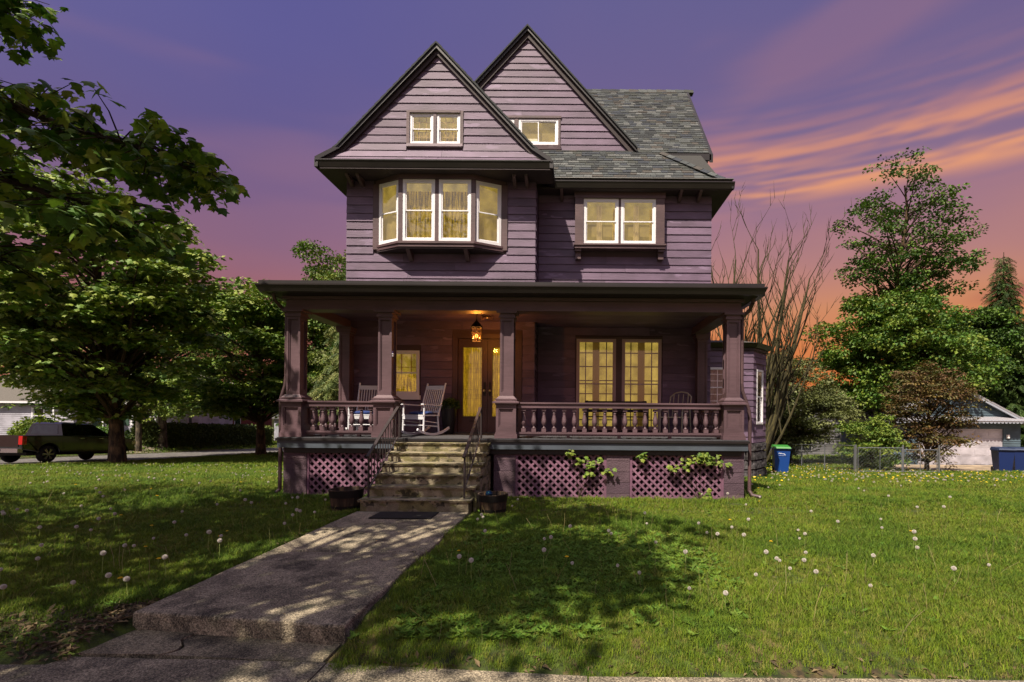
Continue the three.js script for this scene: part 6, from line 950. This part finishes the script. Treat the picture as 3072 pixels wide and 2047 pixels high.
// ------------------------------------------------------------------ the lawn: grass, weeds, dandelions
function tuftGeo(seed, n, h, spread, w) {
  const r = rng(seed), g = new G();
  for (let i = 0; i < n; i++) { const a = r() * 2 * PI, d = spread * Math.sqrt(r()), bx = d * Math.cos(a), bz = d * Math.sin(a), H = h * (0.55 + 0.6 * r()), lean = (0.2 + 0.7 * r()) * H, la = r() * 2 * PI, ww = w * (0.7 + 0.6 * r()), sx = -Math.sin(la) * ww / 2, sz = Math.cos(la) * ww / 2; const P = (t, k) => V(bx + lean * t * t * Math.cos(la) + sx * k, H * (t - 0.18 * t * t), bz + lean * t * t * Math.sin(la) + sz * k); g.tri(P(0, 1), P(0, -1), P(0.55, 0.8)).tri(P(0, -1), P(0.55, -0.8), P(0.55, 0.8)).tri(P(0.55, 0.8), P(0.55, -0.8), P(1, 0)); }
  return g.get();
}
const grassPal = [[0.1, 0.175, 0.008], [0.135, 0.2, 0.009], [0.065, 0.13, 0.008], [0.16, 0.215, 0.012], [0.11, 0.165, 0.01], [0.2, 0.2, 0.04]];
const onLawn = (x, z, r) => {
  const d = dist(z);
  if (x > -3.43 + 0.04 * Math.sin(z * 5) && x < -1.64 + 0.05 * Math.sin(z * 4) && z < 5.72) { if (z > 1.55) return false; }
  if (x > -3.7 && x < -1.66 && z > 5.2) return false;
  if (z > (x < -1.7 ? 5.84 : 6.07) + 0.05 * Math.sin(x * 3) + 0.03 * Math.sin(x * 11)) return false;
  if (x < -3.3 && x > -6.5 && z > 5.15 + 0.25 * (-3.3 - x) && r() < 0.72) return false;      // bare earth beside the apron
  if (x > -5.6 && x < 3.32 && z < 0.0 && z > -13) return false;
  if (x > 3.3 && x < 6.4 && z < -5.9 && z > -9.5) return false;
  if (x > -3.45 && x < -1.58 && z < 1.65 && z > -0.1) return false;
  if (x < -23.3 && x > -31.2) return false;
  if (x > 15.4 && z < -11.8 && z > -19) return false;
  for (const [px, pz, q] of [[-3.72, 1.27, 0.25], [-1.3, 1.42, 0.23]]) if (Math.hypot(x - px, z - pz) < q) return false;
  return true;
};
{
  const r = rng(7001), bands = [[2.9, 5.2, 1700, 0.075, 12, 0.05, 0.0045], [5.2, 8, 950, 0.08, 12, 0.06, 0.005], [8, 12, 420, 0.09, 12, 0.08, 0.007], [12, 19, 150, 0.11, 12, 0.12, 0.011], [19, 33, 42, 0.14, 12, 0.2, 0.02], [33, 62, 7, 0.2, 12, 0.4, 0.05]];
  const E = new THREE.Euler();
  bands.forEach(([d0, d1, den, h, n, sp, w], bi) => {
    const lists = [[], []], xm = (d, s) => (s < 0 ? -1.2 * d - 1.4 : 0.95 * d + 1.4);
    const A = (d1 - d0) * (xm(d1, 1) - xm(d1, -1)), N = Math.round(A * den);
    for (let i = 0; i < N; i++) { const d = lerp(d0, d1, r()), x = lerp(xm(d1, -1), xm(d1, 1), r()), z = 9.3 - d; if (x < xm(d, -1) || x > xm(d, 1)) continue; if (!onLawn(x, z, r)) continue; const patch = fbm(x * 0.9 + 50, z * 0.9 + 50, 91, 3); if (r() > 0.45 + patch * 1.1 + (z > 5.5 ? 0.5 : 0)) continue; const clump = vnoise(x * 3.1 + 90, z * 3.1 + 90, 17), s = (0.6 + 0.5 * r()) * (0.62 + 0.5 * patch + 0.45 * clump * clump) * (z > 5.6 ? 0.8 : 1); lists[patch + (r() - 0.5) * 0.3 > 0.52 ? 0 : 1].push(compose(V(x, groundY(x, z) - 0.004, z), E.set((r() - 0.5) * 0.25, r() * 6.3, (r() - 0.5) * 0.25), s)); }
    lists.forEach((l, k) => tag(instanced('lawn_grass', tuftGeo(800 + bi * 2 + k, n, h, sp, w), grassMat, l, k ? [grassPal[1], grassPal[3], grassPal[4], grassPal[5], grassPal[0]] : [grassPal[0], grassPal[2], grassPal[4], grassPal[2]], r, scene, 0.35), 'short green lawn grass around the house', 'grass', undefined, 'stuff'));
  });
  // broad-leaved weeds
  const leafG = (() => { const g = new G(), q = rng(33); for (let i = 0; i < 7; i++) { const a = i / 7 * 2 * PI + q(), M = new THREE.Matrix4().makeRotationFromEuler(new THREE.Euler(0, a, 0.35 + q() * 0.5, 'YXZ')); kite(g, 0.075 + 0.05 * q(), 0.04 + 0.02 * q(), M, 0.2); } return g.get(); })(), wl = [];
  for (let i = 0; i < 6500; i++) { const g = r(); let x, z; if (g < 0.45) { x = 0.1 + (r() + r() - 1) * 1.6; z = 4.0 + (r() + r() - 1) * 1.6; } else if (g < 0.6) { x = -1.3 + r() * 1.5; z = 4.6 + r() * 1.2; } else { x = -11 + r() * 20; z = -3 + r() * 8.8; } if (!onLawn(x, z, r)) continue; wl.push(compose(V(x, groundY(x, z), z), E.set(0, r() * 6.3, 0), (g < 0.45 ? 0.42 : 0.3) + 0.4 * r())); }
  tag(instanced('lawn_weeds', leafG, grassMat, wl, [[0.07, 0.16, 0.014], [0.1, 0.19, 0.02], [0.12, 0.2, 0.024]], r, scene), 'low broad leaved weeds scattered in the lawn', 'weeds', undefined, 'stuff');
  // dry seed stems
  const straw = new G().path([V(0, 0, 0), V(0.012, 0.12, 0), V(0.045, 0.24, 0.01)], 0.0017, 3).get(), sl = [];
  for (let i = 0; i < 900; i++) { const d = 3.4 + 9 * r(), x = -1.15 * d + r() * 2.1 * d, z = 9.3 - d; if (onLawn(x, z, r)) sl.push(compose(V(x, groundY(x, z), z), E.set((r() - 0.5) * 0.9, r() * 6.3, (r() - 0.5) * 0.9), 0.5 + 0.7 * r())); }
  tag(instanced('seed_stems', straw, grassMat, sl, [[0.3, 0.26, 0.1], [0.22, 0.24, 0.07], [0.38, 0.33, 0.16]], r, scene), 'thin dry grass stems standing in the lawn', 'grass', undefined, 'stuff');
  // dry litter along the edges of the walk
  const chip = (() => { const g = new G(); kite(g, 0.05, 0.022, new THREE.Matrix4(), 0.3); return g.get(); })(), ll = [];
  for (let i = 0; i < 2400; i++) { const k = r(); let x, z; if (k < 0.5) { x = -3.45 - r() * r() * 2.2; z = 5.05 + r() * 0.95 - (-3.45 - x) * -0.05; } else if (k < 0.72) { x = -3.46 - r() * r() * 0.35; z = 1.7 + r() * 3.8; } else { x = -1.6 + r() * 12; z = 6.03 + (r() - 0.5) * 0.16; } ll.push(compose(V(x, groundY(x, z) + 0.008, z), E.set((r() - 0.5), r() * 6.3, (r() - 0.5)), 0.5 + r())); }
  tag(instanced('leaf_litter', chip, grassMat, ll, [[0.12, 0.085, 0.045], [0.2, 0.15, 0.08], [0.07, 0.05, 0.03]], r, scene), 'brown dry litter along the walk edges', 'litter', undefined, 'stuff');
}
{ // dandelions
  const stemM = std(0x8a9a52, 0.8), puffM = new THREE.MeshPhysicalMaterial({ color: 0xdedad2, roughness: 1, transmission: 0.4, thickness: 0 }), yel = std(0xe8c410, 0.8), r = rng(321);
  const puff = (() => { const g = new G(), q = rng(9); for (let i = 0; i < 70; i++) { const w = 1 - 2 * (i + 0.5) / 70, a = i * 2.39996, s = Math.sqrt(1 - w * w), d = V(s * Math.cos(a), w, s * Math.sin(a)), tip = d.clone().multiplyScalar(0.024), u = V(-d.z, 0.2, d.x).normalize(), v = d.clone().cross(u); for (const k of [u, v]) g.tri(d.clone().multiplyScalar(0.004), tip.clone().addScaledVector(k, 0.006), tip.clone().addScaledVector(k, -0.006)); } return g.get(); })(), coreG = new THREE.IcosahedronGeometry(0.008, 1);
  const flower = (() => { const g = new G(); for (let l = 0; l < 3; l++) for (let i = 0; i < 16; i++) { const a = i / 16 * 2 * PI + l * 0.2, R = 0.024 - l * 0.006, y = 0.003 + l * 0.004, u = V(Math.cos(a), 0, Math.sin(a)), v = V(-Math.sin(a), 0, Math.cos(a)); g.tri(V(0, y * 0.4, 0), u.clone().multiplyScalar(R).addScaledVector(v, 0.005).add(V(0, y, 0)), u.clone().multiplyScalar(R).addScaledVector(v, -0.005).add(V(0, y, 0))); } return g.get(); })();
  const stems = [0.13, 0.17, 0.22].map((h) => new G().path([V(0, 0, 0), V(0.01, h * 0.5, 0.004), V(0.014, h, 0)], 0.0026, 5).get());
  const place = (x, z) => (x > -2.6 ? (z < 0 ? 'beyond the house corner' : z < 1.6 ? 'below the porch lattice' : x < 0.9 ? 'in the weedy patch beside the walk' : z > 4.2 ? 'near the pavement past the weedy patch' : 'in the open sunny lawn') : z < -0.5 ? 'between the porch and the street maples' : x > -4.7 ? 'along the walk on the shade maple side' : z > 3.6 ? 'near the pavement under the shade maple' : 'in the middle of the maple shaded lawn');
  const add = (kind, x, z) => { const side = place(x, z); const i = Math.floor(r() * 3), h = [0.13, 0.17, 0.22][i] * (kind ? 0.55 : 1), o = thing(kind ? 'dandelion_flower' : 'dandelion_clock', '', 'dandelion', x, groundY(x, z), z, r() * 6.3); mesh('stem', stems[i], stemM, o).scale.y = kind ? 0.55 : 1; if (kind) { const f = mesh('flower_head', flower, yel, o); f.position.set(0.014, h, 0); } else { const p = mesh('seed_head', puff, puffM, o); p.position.set(0.014, h + 0.02, 0); const c = mesh('seed_core', coreG, puffM, o); c.position.copy(p.position); } const w = kind ? 'yellow dandelion flower low in the grass ' : 'white dandelion clock standing in the grass '; o.userData.label = w + side; o.userData.group = (kind ? 'yellow dandelions ' : 'dandelion clocks ') + side; const s = 0.62 + 0.36 * r(); o.scale.setScalar(s); };
  const spot = [[0.62, 4.75], [0.42, 3.35], [0.47, 3.3], [1.0, 5.05], [1.25, 5.3], [1.12, 4.4], [2.06, 4.35], [2.1, 4.3], [2.12, 4.5], [2.0, 4.2], [2.35, 4.3], [1.72, 4.7], [1.68, 3.6], [1.66, 3.2], [2.4, 2.6], [1.0, 2.4], [-0.3, 4.3], [0.95, 3.6], [2.6, 5.0], [-0.95, 4.7]];
  for (const [x, z] of spot) add(0, x, z, 'right of the walk');
  let n = 0; while (n < 85) { const d = 4.6 + 12 * r(), x = -1.5 + r() * (0.95 * d + 1.6), z = 9.3 - d; if (!onLawn(x, z, r)) continue; add(r() < 0.2 ? 1 : 0, x, z, 'right of the walk'); n++; }
  n = 0; while (n < 115) { const d = 3.9 + 9 * r() ** 1.2, x = -3.7 - r() * (1.2 * d - 2.4), z = 9.3 - d; if (!onLawn(x, z, r)) continue; add(r() < 0.25 ? 1 : 0, x, z, 'on the tree side of the walk'); n++; }
  const far = [], farW = [], E = new THREE.Euler(); for (let i = 0; i < 1500; i++) { const d = 13 + r() * 14, x = 3.6 + r() * (0.95 * d - 1), z = 9.3 - d; if (onLawn(x, z, r)) (r() < 0.7 ? far : farW).push(compose(V(x, groundY(x, z) + 0.09 + r() * 0.05, z), E.set((r() - 0.5) * 0.8, r() * 6, (r() - 0.5) * 0.8), 0.8 + r() * 0.4)); }
  for (let i = 0; i < 170; i++) { const d = 12 + r() * 9, x = -5.8 - r() * (d * 1.1 - 6), z = 9.3 - d; if (onLawn(x, z, r)) farW.push(compose(V(x, groundY(x, z) + 0.12 + r() * 0.05, z), E.set(0, r() * 6, 0), 0.6 + r() * 0.3)); }
  tag(instanced('far_dandelions', flower, std(0xffffff, 0.8), far, [[0.75, 0.55, 0.02], [0.65, 0.5, 0.03]], r, scene, 0.15), 'yellow dandelions dotted over the far lawn', 'dandelions', undefined, 'stuff');
  tag(instanced('far_dandelions', puff, puffM, farW, [[0.85, 0.85, 0.8]], r, scene, 0.1), 'pale dandelion clocks dotted over the far lawn', 'dandelions', undefined, 'stuff');
}
renderer.render(scene, camera);
